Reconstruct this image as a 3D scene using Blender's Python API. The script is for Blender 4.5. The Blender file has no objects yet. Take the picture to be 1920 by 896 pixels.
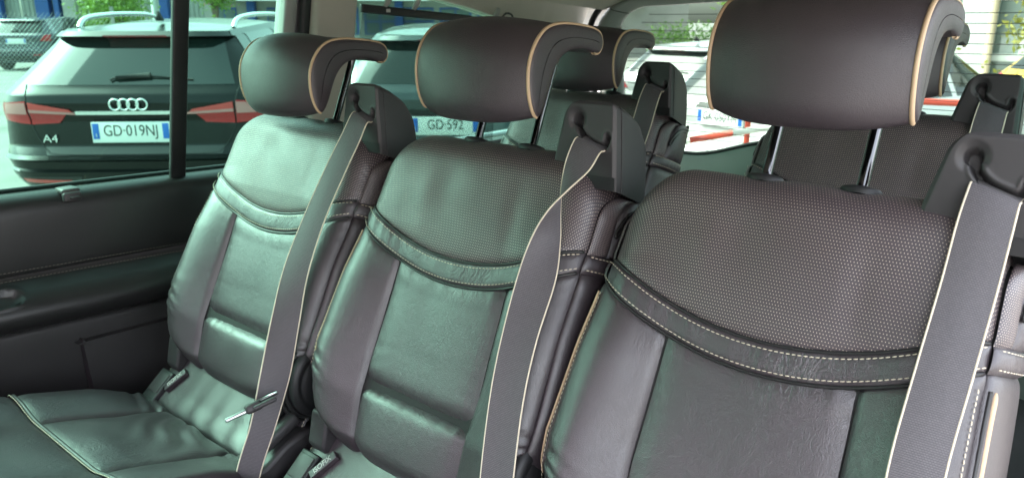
import bpy, bmesh, math
import numpy as np
from mathutils import Vector, Matrix

rad = math.radians
scn = bpy.context.scene
COL = scn.collection
rng = np.random.default_rng(7)

# ------------------------------------------------------------------ camera
YAW, PITCH = rad(39.75), math.atan(410 / 1440)
cam_d = bpy.data.cameras.new('camera')
cam = bpy.data.objects.new('camera', cam_d)
COL.objects.link(cam)
cam.location = (0, 0, 1.5)
cam.rotation_euler = (math.pi / 2 - PITCH, 0, YAW)
cam_d.sensor_width = 36
cam_d.lens = 27
cam_d.clip_start = 0.02
cam_d.clip_end = 2000
cam_d.dof.use_dof = True
cam_d.dof.focus_distance = 1.0
cam_d.dof.aperture_fstop = 9
scn.camera = cam

# ------------------------------------------------------------------ light
SUN_EL, SUN_AZ = 46, 208          # azimuth measured from +X towards +Y
w = bpy.data.worlds.new('World')
scn.world = w
w.use_nodes = True
nt = w.node_tree
bg = nt.nodes['Background']
sky = nt.nodes.new('ShaderNodeTexSky')
sky.sky_type = 'NISHITA'
sky.sun_disc = False
sky.sun_elevation = rad(SUN_EL)
sky.sun_rotation = rad(90 - SUN_AZ)
sky.dust_density = 4
sky.air_density = 1.2
hs = nt.nodes.new('ShaderNodeHueSaturation')
hs.inputs['Saturation'].default_value = 0.35
nt.links.new(sky.outputs[0], hs.inputs['Color'])
nt.links.new(hs.outputs[0], bg.inputs[0])
bg.inputs[1].default_value = 0.15
sd = bpy.data.lights.new('sun', 'SUN')
sd.energy = 1.5
sd.angle = rad(55)
sd.color = (1, .89, .87)
sun = bpy.data.objects.new('sun', sd)
COL.objects.link(sun)
dirv = Vector((math.cos(rad(SUN_EL)) * math.cos(rad(SUN_AZ)), math.cos(rad(SUN_EL)) * math.sin(rad(SUN_AZ)), math.sin(rad(SUN_EL))))
sun.rotation_euler = dirv.to_track_quat('Z', 'Y').to_euler()
vs = scn.view_settings
vs.view_transform = 'Standard'
vs.look = 'None'
vs.gamma = 1
vs.exposure = 3.45
scn.cycles.max_bounces = 10
scn.cycles.transparent_max_bounces = 16
scn.cycles.use_denoising = True

# ------------------------------------------------------------------ helpers
def tag(o, label=None, cat=None, group=None, kind=None):
    if label: o['label'] = label
    if cat: o['category'] = cat
    if group: o['group'] = group
    if kind: o['kind'] = kind
    return o

def empty(name, loc=(0, 0, 0), rz=0, label=None, cat=None, group=None, parent=None):
    o = bpy.data.objects.new(name, None)
    o.empty_display_size = .05
    COL.objects.link(o)
    o.location = loc
    o.rotation_euler = (0, 0, rz)
    if parent: o.parent = parent
    return tag(o, label, cat, group)

def link(name, me, mat=None, parent=None, kind=None):
    o = bpy.data.objects.new(name, me)
    COL.objects.link(o)
    if mat is not None:
        me.materials.clear()
        me.materials.append(mat)
    if parent: o.parent = parent
    if kind: o['kind'] = kind
    return o

class MB:
    """collects vertices and faces for one mesh object"""
    def __init__(s): s.v = []; s.f = []; s.uv = []; s.n = 0; s.has_uv = False
    def add(s, V, F, UV=None):
        V = np.asarray(V, float).reshape(-1, 3)
        s.v.append(V)
        for f in F: s.f.append(tuple(int(i) + s.n for i in f))
        s.uv.append(np.zeros((len(V), 2)) if UV is None else np.asarray(UV, float).reshape(-1, 2))
        if UV is not None: s.has_uv = True
        s.n += len(V)
        return s
    def grid(s, P, uv=None, flip=False, closed_u=False):
        nu, nv = P.shape[:2]
        I = np.arange(nu * nv).reshape(nu, nv)
        F = []
        for i in range(nu if closed_u else nu - 1):
            i2 = (i + 1) % nu
            for j in range(nv - 1):
                q = (I[i, j], I[i2, j], I[i2, j + 1], I[i, j + 1])
                F.append(q[::-1] if flip else q)
        return s.add(P, F, uv)
    def tube(s, path, r, n=8, closed=False, caps=True, flat=1.0, up=None):
        P = np.asarray(path, float); m = len(P)
        R = np.full(m, r) if np.isscalar(r) else np.asarray(r, float)
        T = np.gradient(P, axis=0) if not closed else np.roll(P, -1, 0) - np.roll(P, 1, 0)
        T /= np.linalg.norm(T, axis=1)[:, None] + 1e-12
        u = np.array(up if up is not None else ((0, 0, 1.) if abs(T[0][2]) < .9 else (1., 0, 0)), float)
        rings = []
        for i in range(m):
            u = u - T[i] * (u @ T[i]); u /= np.linalg.norm(u) + 1e-12
            b = np.cross(T[i], u)
            a = np.linspace(0, 2 * np.pi, n, endpoint=False)
            rings.append(P[i] + R[i] * (np.outer(np.cos(a), u) * flat + np.outer(np.sin(a), b)))
        G = np.array(rings)
        I = np.arange(m * n).reshape(m, n); F = []
        for i in range(m if closed else m - 1):
            i2 = (i + 1) % m
            for j in range(n): F.append((I[i, j], I[i2, j], I[i2, (j + 1) % n], I[i, (j + 1) % n])[::-1])
        if caps and not closed:
            F.append(tuple(I[0])); F.append(tuple(I[-1][::-1]))
        return s.add(G, F)
    def box(s, c, size, rot=None, r=0.0):
        bm = bmesh.new()
        bmesh.ops.create_cube(bm, size=1)
        for v in bm.verts: v.co = Vector((v.co.x * size[0], v.co.y * size[1], v.co.z * size[2]))
        if r > 0: bmesh.ops.bevel(bm, geom=bm.edges[:], offset=r, segments=3, profile=.5, affect='EDGES')
        V = np.array([v.co[:] for v in bm.verts]); bm.verts.index_update()
        F = [[v.index for v in f.verts] for f in bm.faces]
        bm.free()
        if rot is not None: V = V @ np.array(rot).T
        return s.add(V + np.array(c), F)
    def prism(s, poly, z0, z1, tf=lambda V: V):
        """polygon (k,2) extruded along third axis"""
        p = np.asarray(poly, float); k = len(p)
        V = np.vstack([np.c_[p, np.full(k, z0)], np.c_[p, np.full(k, z1)]])
        F = [tuple(range(k))[::-1], tuple(range(k, 2 * k))] + [(i, (i + 1) % k, k + (i + 1) % k, k + i) for i in range(k)]
        return s.add(tf(V), F)
    def build(s, name, mat, parent=None, smooth=True, kind=None, sharp=None):
        me = bpy.data.meshes.new(name)
        V = np.vstack(s.v)
        me.from_pydata(V.tolist(), [], s.f)
        if s.has_uv:
            UV = np.vstack(s.uv)
            l = me.uv_layers.new(name='UVMap')
            idx = np.empty(len(me.loops), dtype=np.int32); me.loops.foreach_get('vertex_index', idx)
            l.data.foreach_set('uv', UV[idx].ravel())
        me.validate()
        if smooth:
            me.polygons.foreach_set('use_smooth', [True] * len(me.polygons))
            if sharp:
                me.set_sharp_from_angle(angle=rad(sharp))
        me.update()
        return link(name, me, mat, parent, kind)

def spline(pts, n, closed=False):
    P = np.asarray(pts, float)
    m = len(P)
    seg = m if closed else m - 1
    out = []
    for k in np.linspace(0, seg, n, endpoint=not closed):
        i = min(int(k), seg - 1); t = k - i
        if closed: p = [P[(i + j - 1) % m] for j in range(4)]
        else: p = [P[min(max(i + j - 1, 0), m - 1)] for j in range(4)]
        out.append(.5 * (2 * p[1] + (p[2] - p[0]) * t + (2 * p[0] - 5 * p[1] + 4 * p[2] - p[3]) * t * t + (3 * p[1] - p[0] - 3 * p[2] + p[3]) * t ** 3))
    return np.array(out)

def sst(a, b, x):
    t = np.clip((x - a) / (b - a), 0, 1)
    return t * t * (3 - 2 * t)

def gnormals(P):
    du = np.gradient(P, axis=0); dv = np.gradient(P, axis=1)
    n = np.cross(du, dv)
    return n / (np.linalg.norm(n, axis=2)[..., None] + 1e-12)

def noise2(x, y, seed, freq):
    r = np.random.default_rng(seed); o = 0
    for k in range(7):
        a = r.uniform(0, 2 * np.pi); f = freq * r.uniform(.5, 1.7); ph = r.uniform(0, 6.28)
        o = o + np.sin((x * np.cos(a) + y * np.sin(a)) * f + ph + 1.3 * np.sin((x * np.sin(a) - y * np.cos(a)) * f * .6 + ph))
    return o / 4

def edge_space(n, k=.6):
    """0..1 spacing clustered towards both ends"""
    t = np.linspace(0, 1, n)
    return (1 - k) * t + k * (t - np.sin(2 * np.pi * t) / (2 * np.pi))

# ------------------------------------------------------------------ materials
def new_mat(name):
    m = bpy.data.materials.new(name); m.use_nodes = True
    return m, m.node_tree, m.node_tree.nodes['Principled BSDF']

def plain(name, col, rough=.5, metal=0, coat=0, bump=None, var=0, spec=None, varscale=6.):
    m, t, b = new_mat(name)
    b.inputs['Base Color'].default_value = (*col, 1)
    b.inputs['Roughness'].default_value = rough
    b.inputs['Metallic'].default_value = metal
    b.inputs['Coat Weight'].default_value = coat
    b.inputs['Coat Roughness'].default_value = .04
    if spec is not None: b.inputs['Specular IOR Level'].default_value = spec
    tc = t.nodes.new('ShaderNodeTexCoord')
    if bump:
        n = t.nodes.new('ShaderNodeTexNoise'); n.inputs['Scale'].default_value = bump[0]; n.inputs['Detail'].default_value = 4
        t.links.new(tc.outputs['Object'], n.inputs['Vector'])
        bp = t.nodes.new('ShaderNodeBump'); bp.inputs['Strength'].default_value = bump[1]; bp.inputs['Distance'].default_value = bump[2]
        t.links.new(n.outputs['Fac'], bp.inputs['Height']); t.links.new(bp.outputs[0], b.inputs['Normal'])
    if var:
        n = t.nodes.new('ShaderNodeTexNoise'); n.inputs['Scale'].default_value = varscale; n.inputs['Detail'].default_value = 6
        t.links.new(tc.outputs['Object'], n.inputs['Vector'])
        r = t.nodes.new('ShaderNodeMapRange'); r.inputs['From Min'].default_value = .3; r.inputs['From Max'].default_value = .7
        r.inputs['To Min'].default_value = 1 - var; r.inputs['To Max'].default_value = 1 + var
        t.links.new(n.outputs['Fac'], r.inputs['Value'])
        mx = t.nodes.new('ShaderNodeMix'); mx.data_type = 'RGBA'; mx.blend_type = 'MULTIPLY'; mx.inputs[0].default_value = 1
        mx.inputs[6].default_value = (*col, 1)
        t.links.new(r.outputs[0], mx.inputs[7]); t.links.new(mx.outputs[2], b.inputs['Base Color'])
    return m

def leather(name, col, rough, grain=520, strength=.35, perf=False, spec=.5, crease=.4):
    m, t, b = new_mat(name)
    L, N = t.links.new, t.nodes.new
    tc = N('ShaderNodeTexCoord')
    vo = N('ShaderNodeTexVoronoi'); vo.feature = 'DISTANCE_TO_EDGE'; vo.inputs['Scale'].default_value = grain
    nz = N('ShaderNodeTexNoise'); nz.inputs['Scale'].default_value = 60; nz.inputs['Detail'].default_value = 3
    wr = N('ShaderNodeVectorMath'); wr.operation = 'MULTIPLY_ADD'; wr.inputs[1].default_value = (.004, .004, .004)
    L(tc.outputs['Object'], nz.inputs['Vector']); L(nz.outputs['Color'], wr.inputs[0]); L(tc.outputs['Object'], wr.inputs[2])
    L(wr.outputs[0], vo.inputs['Vector'])
    ra = N('ShaderNodeMapRange'); ra.inputs['From Max'].default_value = .25; L(vo.outputs['Distance'], ra.inputs['Value'])
    n2 = N('ShaderNodeTexNoise'); n2.inputs['Scale'].default_value = 120; n2.inputs['Detail'].default_value = 5
    L(tc.outputs['Object'], n2.inputs['Vector'])
    ad = N('ShaderNodeMath'); ad.operation = 'MULTIPLY_ADD'; ad.inputs[1].default_value = .9
    L(n2.outputs['Fac'], ad.inputs[0]); L(ra.outputs[0], ad.inputs[2])
    bp = N('ShaderNodeBump'); bp.inputs['Strength'].default_value = strength; bp.inputs['Distance'].default_value = .00022
    L(ad.outputs[0], bp.inputs['Height'])
    # creases gathered in patches
    cz_ = N('ShaderNodeTexNoise'); cz_.inputs['Scale'].default_value = 42; cz_.inputs['Detail'].default_value = 5; cz_.inputs['Distortion'].default_value = 1.4
    st_ = N('ShaderNodeMapping'); st_.inputs['Scale'].default_value = (1.5, .8, .6); st_.inputs['Rotation'].default_value = (.2, .5, .3)
    L(tc.outputs['Object'], st_.inputs[0]); L(st_.outputs[0], cz_.inputs['Vector'])
    r1 = N('ShaderNodeMath'); r1.operation = 'SUBTRACT'; r1.inputs[1].default_value = .5; L(cz_.outputs['Fac'], r1.inputs[0])
    r2 = N('ShaderNodeMath'); r2.operation = 'ABSOLUTE'; L(r1.outputs[0], r2.inputs[0])
    r3 = N('ShaderNodeMapRange'); r3.inputs['From Max'].default_value = .09; L(r2.outputs[0], r3.inputs['Value'])
    mk = N('ShaderNodeTexNoise'); mk.inputs['Scale'].default_value = 7; mk.inputs['Detail'].default_value = 3; L(tc.outputs['Object'], mk.inputs['Vector'])
    mr = N('ShaderNodeMapRange'); mr.inputs['From Min'].default_value = .46; mr.inputs['From Max'].default_value = .68; L(mk.outputs['Fac'], mr.inputs['Value'])
    mm_ = N('ShaderNodeMath'); mm_.operation = 'MULTIPLY'; L(r3.outputs[0], mm_.inputs[0]); L(mr.outputs[0], mm_.inputs[1])
    b0 = N('ShaderNodeBump'); b0.inputs['Strength'].default_value = crease; b0.inputs['Distance'].default_value = .0008
    L(mm_.outputs[0], b0.inputs['Height']); L(b0.outputs[0], bp.inputs['Normal'])
    rr = N('ShaderNodeMapRange'); rr.inputs['From Min'].default_value = .3; rr.inputs['From Max'].default_value = .7
    rr.inputs['To Min'].default_value = rough - .09; rr.inputs['To Max'].default_value = rough + .09
    n3 = N('ShaderNodeTexNoise'); n3.inputs['Scale'].default_value = 9; n3.inputs['Detail'].default_value = 6
    L(tc.outputs['Object'], n3.inputs['Vector']); L(n3.outputs['Fac'], rr.inputs['Value']); L(rr.outputs[0], b.inputs['Roughness'])
    L(bp.outputs[0], b.inputs['Normal'])
    b.inputs['Base Color'].default_value = (*col, 1)
    b.inputs['Specular IOR Level'].default_value = spec
    if perf:
        uv = N('ShaderNodeUVMap')
        sx = N('ShaderNodeSeparateXYZ'); L(uv.outputs[0], sx.inputs[0])
        def math_(op, a, bb=None):
            q = N('ShaderNodeMath'); q.operation = op
            for i, v in enumerate((a, bb)):
                if v is None: continue
                if isinstance(v, (int, float)): q.inputs[i].default_value = v
                else: L(v, q.inputs[i])
            return q.outputs[0]
        py = math_('DIVIDE', sx.outputs[1], .0036)
        row = math_('FLOOR', py)
        odd = math_('MULTIPLY', math_('MODULO', math_('ABSOLUTE', row), 2), .5)
        px = math_('ADD', math_('DIVIDE', sx.outputs[0], .0033), odd)
        fx = math_('SUBTRACT', math_('FRACT', math_('ADD', px, 100)), .5)
        fy = math_('SUBTRACT', math_('FRACT', math_('ADD', py, 100)), .5)
        d = math_('SQRT', math_('ADD', math_('MULTIPLY', fx, fx), math_('MULTIPLY', math_('MULTIPLY', fy, fy), .55)))
        k = N('ShaderNodeMapRange'); k.inputs['From Min'].default_value = .07; k.inputs['From Max'].default_value = .165
        k.inputs['To Min'].default_value = 1; k.inputs['To Max'].default_value = 0
        L(d, k.inputs['Value'])
        n4 = N('ShaderNodeTexNoise'); n4.inputs['Scale'].default_value = 14
        L(tc.outputs['Object'], n4.inputs['Vector'])
        kk = math_('MULTIPLY', k.outputs[0], math_('ADD', math_('MULTIPLY', n4.outputs['Fac'], .5), .5))
        mx = N('ShaderNodeMix'); mx.data_type = 'RGBA'
        mx.inputs[6].default_value = (*col, 1); mx.inputs[7].default_value = (.80, .66, .54, 1)
        L(kk, mx.inputs[0]); L(mx.outputs[2], b.inputs['Base Color'])
    return m

def glass(name, tint, refl=1.0, rough=0.0):
    m = bpy.data.materials.new(name); m.use_nodes = True
    t = m.node_tree; t.nodes.clear()
    o = t.nodes.new('ShaderNodeOutputMaterial')
    tr = t.nodes.new('ShaderNodeBsdfTransparent'); tr.inputs[0].default_value = (*tint, 1)
    gl = t.nodes.new('ShaderNodeBsdfGlossy'); gl.inputs['Roughness'].default_value = rough
    fr = t.nodes.new('ShaderNodeFresnel'); fr.inputs['IOR'].default_value = 1.45
    mu = t.nodes.new('ShaderNodeMath'); mu.operation = 'MULTIPLY'; mu.inputs[1].default_value = refl
    mx = t.nodes.new('ShaderNodeMixShader')
    t.links.new(fr.outputs[0], mu.inputs[0]); t.links.new(mu.outputs[0], mx.inputs[0])
    t.links.new(tr.outputs[0], mx.inputs[1]); t.links.new(gl.outputs[0], mx.inputs[2]); t.links.new(mx.outputs[0], o.inputs[0])
    return m

M_LEA = leather('black_leather', (.038, .029, .034), .37, strength=.6, spec=1.0, crease=.5)
M_LEA2 = leather('black_leather_bolster', (.034, .026, .030), .38, strength=.6, spec=1.0, crease=.5)
M_PERF = leather('dotted_leather', (.046, .033, .039), .46, perf=True, strength=.4, spec=.9, crease=.12)
M_HEAD = leather('headrest_leather', (.034, .0255, .030), .45, strength=.7, spec=.8, crease=.12)
M_CORE = plain('seat_core', (.012, .012, .012), .8)
M_PIPE = plain('beige_piping', (.50, .36, .22), .5, bump=(300, .2, .0005))
M_DPIPE = plain('dark_piping', (.018, .018, .018), .4)
M_STITCH = plain('cream_thread', (.54, .47, .36), .7)
M_PLAST = plain('black_plastic', (.032, .030, .031), .5, bump=(900, .25, .0004), var=.12)
M_PLASTD = plain('dark_plastic', (.016, .016, .017), .5, bump=(700, .2, .0004))
M_CHROME = plain('chrome', (.11, .11, .115), .14, metal=1)
M_STEEL = plain('tongue_steel', (.42, .44, .44), .28, metal=1)
M_DOOR = plain('door_trim', (.016, .0158, .016), .36, bump=(500, .25, .0005), var=.1)
M_DOORL = plain('door_lower', (.024, .023, .0235), .6, bump=(500, .3, .0005), var=.15)
M_RUBBER = plain('black_rubber', (.012, .012, .013), .45)
M_BAR = plain('window_bar', (.009, .0095, .010), .5, bump=(200, .1, .0004))
M_BEIGE = plain('beige_cloth', (.46, .43, .365), .9, bump=(600, .3, .0006), var=.06)
M_GREY = plain('grey_trim', (.32, .33, .305), .65, bump=(500, .2, .0005))
M_CARPET = plain('carpet', (.02, .02, .022), .95, bump=(400, .8, .002), var=.3)
M_GLASS = glass('green_glass', (.168, .345, .275), .3)
M_GLASSR = glass('rear_glass', (.25, .325, .28), .4)
M_WHITE_TXT = plain('label_text', (.5, .5, .47), .6)

# ribbed webbing for the belts
def webbing(name, col):
    m, t, b = new_mat(name)
    L, N = t.links.new, t.nodes.new
    uv = N('ShaderNodeUVMap')
    mp = N('ShaderNodeMapping'); mp.inputs['Scale'].default_value = (1 / .0026, 1 / .0042, 1)
    L(uv.outputs[0], mp.inputs[0])
    br = N('ShaderNodeTexBrick'); br.inputs['Scale'].default_value = 1
    br.inputs['Brick Width'].default_value = 1; br.inputs['Row Height'].default_value = .5; br.inputs['Mortar Size'].default_value = .12
    br.inputs['Mortar Smooth'].default_value = 1
    br.inputs['Color1'].default_value = (1, 1, 1, 1); br.inputs['Color2'].default_value = (.8, .8, .8, 1); br.inputs['Mortar'].default_value = (.0, .0, .0, 1)
    L(mp.outputs[0], br.inputs[0])
    bp = N('ShaderNodeBump'); bp.inputs['Strength'].default_value = .6; bp.inputs['Distance'].default_value = .00016
    L(br.outputs[0], bp.inputs['Height']); L(bp.outputs[0], b.inputs['Normal'])
    mx = N('ShaderNodeMix'); mx.data_type = 'RGBA'
    mx.inputs[6].default_value = tuple(c * .3 for c in col) + (1,); mx.inputs[7].default_value = (*col, 1)
    L(br.outputs[0], mx.inputs[0]); L(mx.outputs[2], b.inputs['Base Color'])
    b.inputs['Roughness'].default_value = .55
    b.inputs['Sheen Weight'].default_value = .15
    return m
M_WEB = webbing('belt_webbing', (.105, .094, .102))

def text_mesh(s, size, extrude=.0005, align='CENTER', sx=1.0):
    c = bpy.data.curves.new('text', 'FONT'); c.body = s; c.size = size; c.extrude = extrude
    c.align_x = align; c.align_y = 'CENTER'
    o = bpy.data.objects.new('text', c); COL.objects.link(o)
    dg = bpy.context.evaluated_depsgraph_get()
    me = bpy.data.meshes.new_from_object(o.evaluated_get(dg))
    bpy.data.objects.remove(o)
    if sx != 1:
        me.transform(Matrix.Scale(sx, 4, (1, 0, 0)))
    return me

# ------------------------------------------------------------------ the setting: cabin shell
CX = -.75                       # centre line of the cabin
# ground outside
gm, gt, gb = new_mat('concrete_yard')
tc = gt.nodes.new('ShaderNodeTexCoord'); n = gt.nodes.new('ShaderNodeTexNoise'); n.inputs['Scale'].default_value = .8; n.inputs['Detail'].default_value = 10
cr = gt.nodes.new('ShaderNodeValToRGB'); cr.color_ramp.elements[0].position = .3; cr.color_ramp.elements[0].color = (.17, .165, .15, 1)
cr.color_ramp.elements[1].position = .7; cr.color_ramp.elements[1].color = (.27, .26, .24, 1)
gt.links.new(tc.outputs['Object'], n.inputs['Vector']); gt.links.new(n.outputs['Fac'], cr.inputs[0]); gt.links.new(cr.outputs[0], gb.inputs['Base Color'])
gb.inputs['Roughness'].default_value = .9
g = MB(); g.add([(-400, -400, 0), (400, -400, 0), (400, 400, 0), (-400, 400, 0)], [(0, 1, 2, 3)])
tag(g.build('ground', gm, smooth=False), 'pale concrete yard where the cars are parked', 'ground', kind='structure')

def extrude_y(prof, y0, y1, ny, slope=0.0):
    """profile (x,z) swept along y"""
    p = np.asarray(prof, float)
    ys = np.linspace(y0, y1, ny)
    P = np.zeros((len(p), ny, 3))
    P[..., 0] = p[:, None, 0]; P[..., 1] = ys[None]; P[..., 2] = p[:, None, 1] + slope * (ys[None] - .45)
    return P

# cabin floor
g = MB(); g.box((CX, .38, .42), (1.7, 4.36, .06), r=.01)
tag(g.build('floor', M_CARPET), 'dark carpeted floor of the car cabin', 'floor', kind='structure')

# roof lining, arched across
xs = np.linspace(-1, 1, 41); ys = np.linspace(-.75, 2.19, 40)
P = np.zeros((41, 40, 3))
for j, y in enumerate(ys):
    half = .70 - .02 * max(0, y - 1.4)
    zc = 1.655 - .03 * max(0, y - .9) ** 2
    P[:, j, 0] = CX + xs * half
    P[:, j, 1] = y
    P[:, j, 2] = zc - .075 * np.abs(xs) ** 3.5
g = MB(); g.grid(P)
Q = P[::-1].copy(); Q[..., 2] += .05; g.grid(Q)
tag(g.build('ceiling', M_BEIGE), 'pale beige cloth headlining of the car', 'ceiling', kind='structure')

def side_x(z):                  # tumblehome of the side glass
    return -1.62 + max(0, z - 1.16) * .27

# ---- left sliding door
door = empty('sliding_door', (-1.62, .3, .45), label='black trimmed car door with armrest below the window, at left', cat='car door')
D0 = np.array((-1.62, .3, .45))
def dpart(name, mb, mat, parent=door, **k):
    for i in range(len(mb.v)): mb.v[i] = mb.v[i] - (D0 if parent is door else 0)
    return mb.build(name, mat, parent, **k)
Y0, Y1 = -1.25, 1.12
pr = spline([(-1.66, 1.176), (-1.645, 1.187), (-1.625, 1.187), (-1.606, 1.178), (-1.596, 1.16), (-1.592, 1.13), (-1.590, 1.08), (-1.592, 1.045), (-1.598, 1.036)], 40)
g = MB(); g.grid(extrude_y(pr, Y0, Y1, 40, -.035))
dpart('upper_panel', g, M_DOOR)
# armrest with a pull recess
pr = spline([(-1.606, 1.040), (-1.598, 1.034), (-1.590, 1.026), (-1.565, 1.008), (-1.548, .990), (-1.541, .972), (-1.545, .955), (-1.556, .943), (-1.575, .936), (-1.60, .934)], 60)
P = extrude_y(pr, Y0, Y1, 320, -.05)
nn = gnormals(P)
cy, u0 = .335, 20
uu = np.arange(60)[:, None]; yy = P[0, :, 1][None]
e = np.sqrt((np.maximum(0, np.abs(yy - cy) - .095) / .022) ** 2 + ((uu - 20.5) / 4.5) ** 2)
dep = -.013 * (1 - sst(.75, 1.02, e)) + .0035 * np.exp(-((e - 1.12) / .13) ** 2)
sgn = 1 if nn[20, 10, 0] > 0 else -1
P = P + nn * sgn * dep[..., None]
g = MB(); g.grid(P)
dpart('armrest', g, M_DOOR)
pr = spline([(-1.60, .936), (-1.578, .932), (-1.572, .915), (-1.575, .86), (-1.585, .72), (-1.59, .48)], 40)
g = MB(); g.grid(extrude_y(pr, Y0, Y1, 30, -.055))
dpart('lower_panel', g, M_DOORL)
# raised pocket on the lower panel
g = MB()
pk = [(.565, .50), (.54, .86), (.548, .878), (.565, .886), (.98, .868), (.98, .50)]
pk = spline(np.array(pk)[[0, 1, 2, 3, 4]], 24).tolist() + [(.98, .5)]
g.prism(pk, -1.60, -1.553, lambda V: np.c_[V[:, 2], V[:, 0], V[:, 1]])
o = dpart('storage_pocket', g, M_DOORL, sharp=30)
bv = o.modifiers.new('bevel', 'BEVEL'); bv.width = .008; bv.segments = 3; bv.limit_method = 'ANGLE'
def stitches(path, nrm, pitch=.0062, ln=.0042, wd=.0011, ht=.0007, lift=.0005):
    """row of thread stitches following a polyline, nrm = outward normals"""
    P = np.asarray(path, float); Nn = np.asarray(nrm, float)
    s = np.r_[0, np.cumsum(np.linalg.norm(np.diff(P, axis=0), axis=1))]
    k = int(s[-1] / pitch)
    V, F = [], []
    for i in range(k):
        a = (i + .5) * pitch
        c = np.array([np.interp(a, s, P[:, q]) for q in range(3)])
        c2 = np.array([np.interp(a + .001, s, P[:, q]) for q in range(3)])
        n = np.array([np.interp(a, s, Nn[:, q]) for q in range(3)]); n /= np.linalg.norm(n)
        t = c2 - c; t /= np.linalg.norm(t) + 1e-9
        b = np.cross(n, t)
        c = c + n * lift
        b0 = len(V)
        for sg, w_, h_ in ((-1, .55, .1), (0, 1, 1), (1, .55, .1)):
            cc = c + t * ln / 2 * sg + b * wd * .18 * sg
            for (p_, q_) in ((-1, 0), (-.6, 1), (.6, 1), (1, 0)):
                V.append(cc + b * wd * w_ * p_ + n * ht * h_ * q_)
        for r_ in (0, 4):
            for q_ in range(3):
                F.append((b0 + r_ + q_, b0 + r_ + q_ + 1, b0 + r_ + q_ + 5, b0 + r_ + q_ + 4))
    return np.array(V), F
M_DSTITCH = plain('door_thread', (.13, .12, .10), .8)
for z_, x_ in ((1.047, -1.5905), (1.030, -1.593)):
    g = MB(); ys = np.linspace(Y0, Y1, 80)
    pa = np.c_[np.full(80, x_ + .001), ys, z_ - .05 * (ys - .45)]
    g.add(*stitches(pa, np.tile((1, 0, .4), (80, 1)), .007, .0045, .0008))
    dpart('stitching', g, M_DSTITCH, kind='stuff')
# sill seal, hook on the sill
g = MB(); ys = np.linspace(Y0, Y1, 20)
g.tube(np.c_[np.full(20, -1.640), ys, 1.187 - .035 * (ys - .45) + .004], .005, 8)
dpart('window_seal', g, M_RUBBER)
g = MB()
g.box((-1.610, .575, 1.180), (.040, .034, .012), r=.005)
g.box((-1.592, .575, 1.170), (.014, .034, .020), r=.005)
dpart('blind_hook', g, M_PLAST)
g = MB(); g.box((-1.583, .577, 1.169), (.006, .017, .005), r=.002)
dpart('hook_slot', g, M_DPIPE)
# door window frame: bar, rear frame, glass
def tilt_bar(y0, y1, z0, z1, dx0, dx1, r=.004):
    mb = MB()
    V = []
    for z in (z0, z1):
        x = side_x(z)
        V += [(x + dx0, y0, z), (x + dx1, y0, z), (x + dx1, y1, z), (x + dx0, y1, z)]
    mb.add(V, [(3, 2, 1, 0), (4, 5, 6, 7), (0, 1, 5, 4), (1, 2, 6, 5), (2, 3, 7, 6), (3, 0, 4, 7)])
    return mb
def bevel(o, w_, s_=3):
    b = o.modifiers.new('bevel', 'BEVEL'); b.width = w_; b.segments = s_; b.limit_method = 'ANGLE'
    return o
bevel(dpart('window_bar', tilt_bar(.786, .820, 1.165, 1.62, -.010, .004), M_BAR), .004)
bevel(dpart('window_frame', tilt_bar(1.03, 1.062, 1.15, 1.62, -.02, .02), M_GREY), .006)
def pane(y0, y1, z0, z1, off=0):
    mb = MB()
    V = [(side_x(z0) + off, y0, z0), (side_x(z0) + off, y1, z0), (side_x(z1) + off, y1, z1), (side_x(z1) + off, y0, z1)]
    return mb.add(V, [(0, 1, 2, 3)])
dpart('window_pane', pane(Y0, .79, 1.165, 1.63), M_GLASS, smooth=False)
dpart('window_pane', pane(.816, 1.04, 1.165, 1.63), M_GLASS, smooth=False)
bevel(dpart('roof_rail', tilt_bar(Y0, 1.1, 1.60, 1.66, -.03, .10), M_BEIGE), .01)
# outer door skin
g = MB(); g.box((-1.69, -.07, .80), (.06, 2.36, .72), r=.02)
dpart('door_skin', g, plain('car_paint_grey', (.12, .12, .13), .3, coat=1))

# ---- rear side panel with quarter window
qp = empty('rear_side_panel', (-1.6, 1.7, .45), label='beige pillar and side panel framing the quarter window behind the seats', cat='side panel')
D0 = np.array((-1.6, 1.7, .45)); 
def qpart(name, mb, mat, **k):
    for i in range(len(mb.v)): mb.v[i] = mb.v[i] - D0
    return mb.build(name, mat, qp, **k)
bevel(qpart('pillar_seal', tilt_bar(1.066, 1.10, 1.1, 1.63, -.015, .03), M_RUBBER), .008)
bevel(qpart('pillar_trim', tilt_bar(1.088, 1.21, 1.0, 1.66, -.03, .045), M_BEIGE), .018, 5)
qpart('window_pane', pane(1.18, 2.2, 1.10, 1.60, -.01), M_GLASS, smooth=False)
pr = spline([(-1.66, 1.13), (-1.60, 1.135), (-1.585, 1.12), (-1.58, 1.0), (-1.585, .5)], 20)
g = MB(); g.grid(extrude_y(pr, 1.1, 2.36, 20))
qpart('lower_trim', g, M_DOORL)
g = MB(); g.box((-1.70, 1.75, .79), (.06, 1.3, .70), r=.02)
qpart('body_skin', g, bpy.data.materials['car_paint_grey'])
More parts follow.
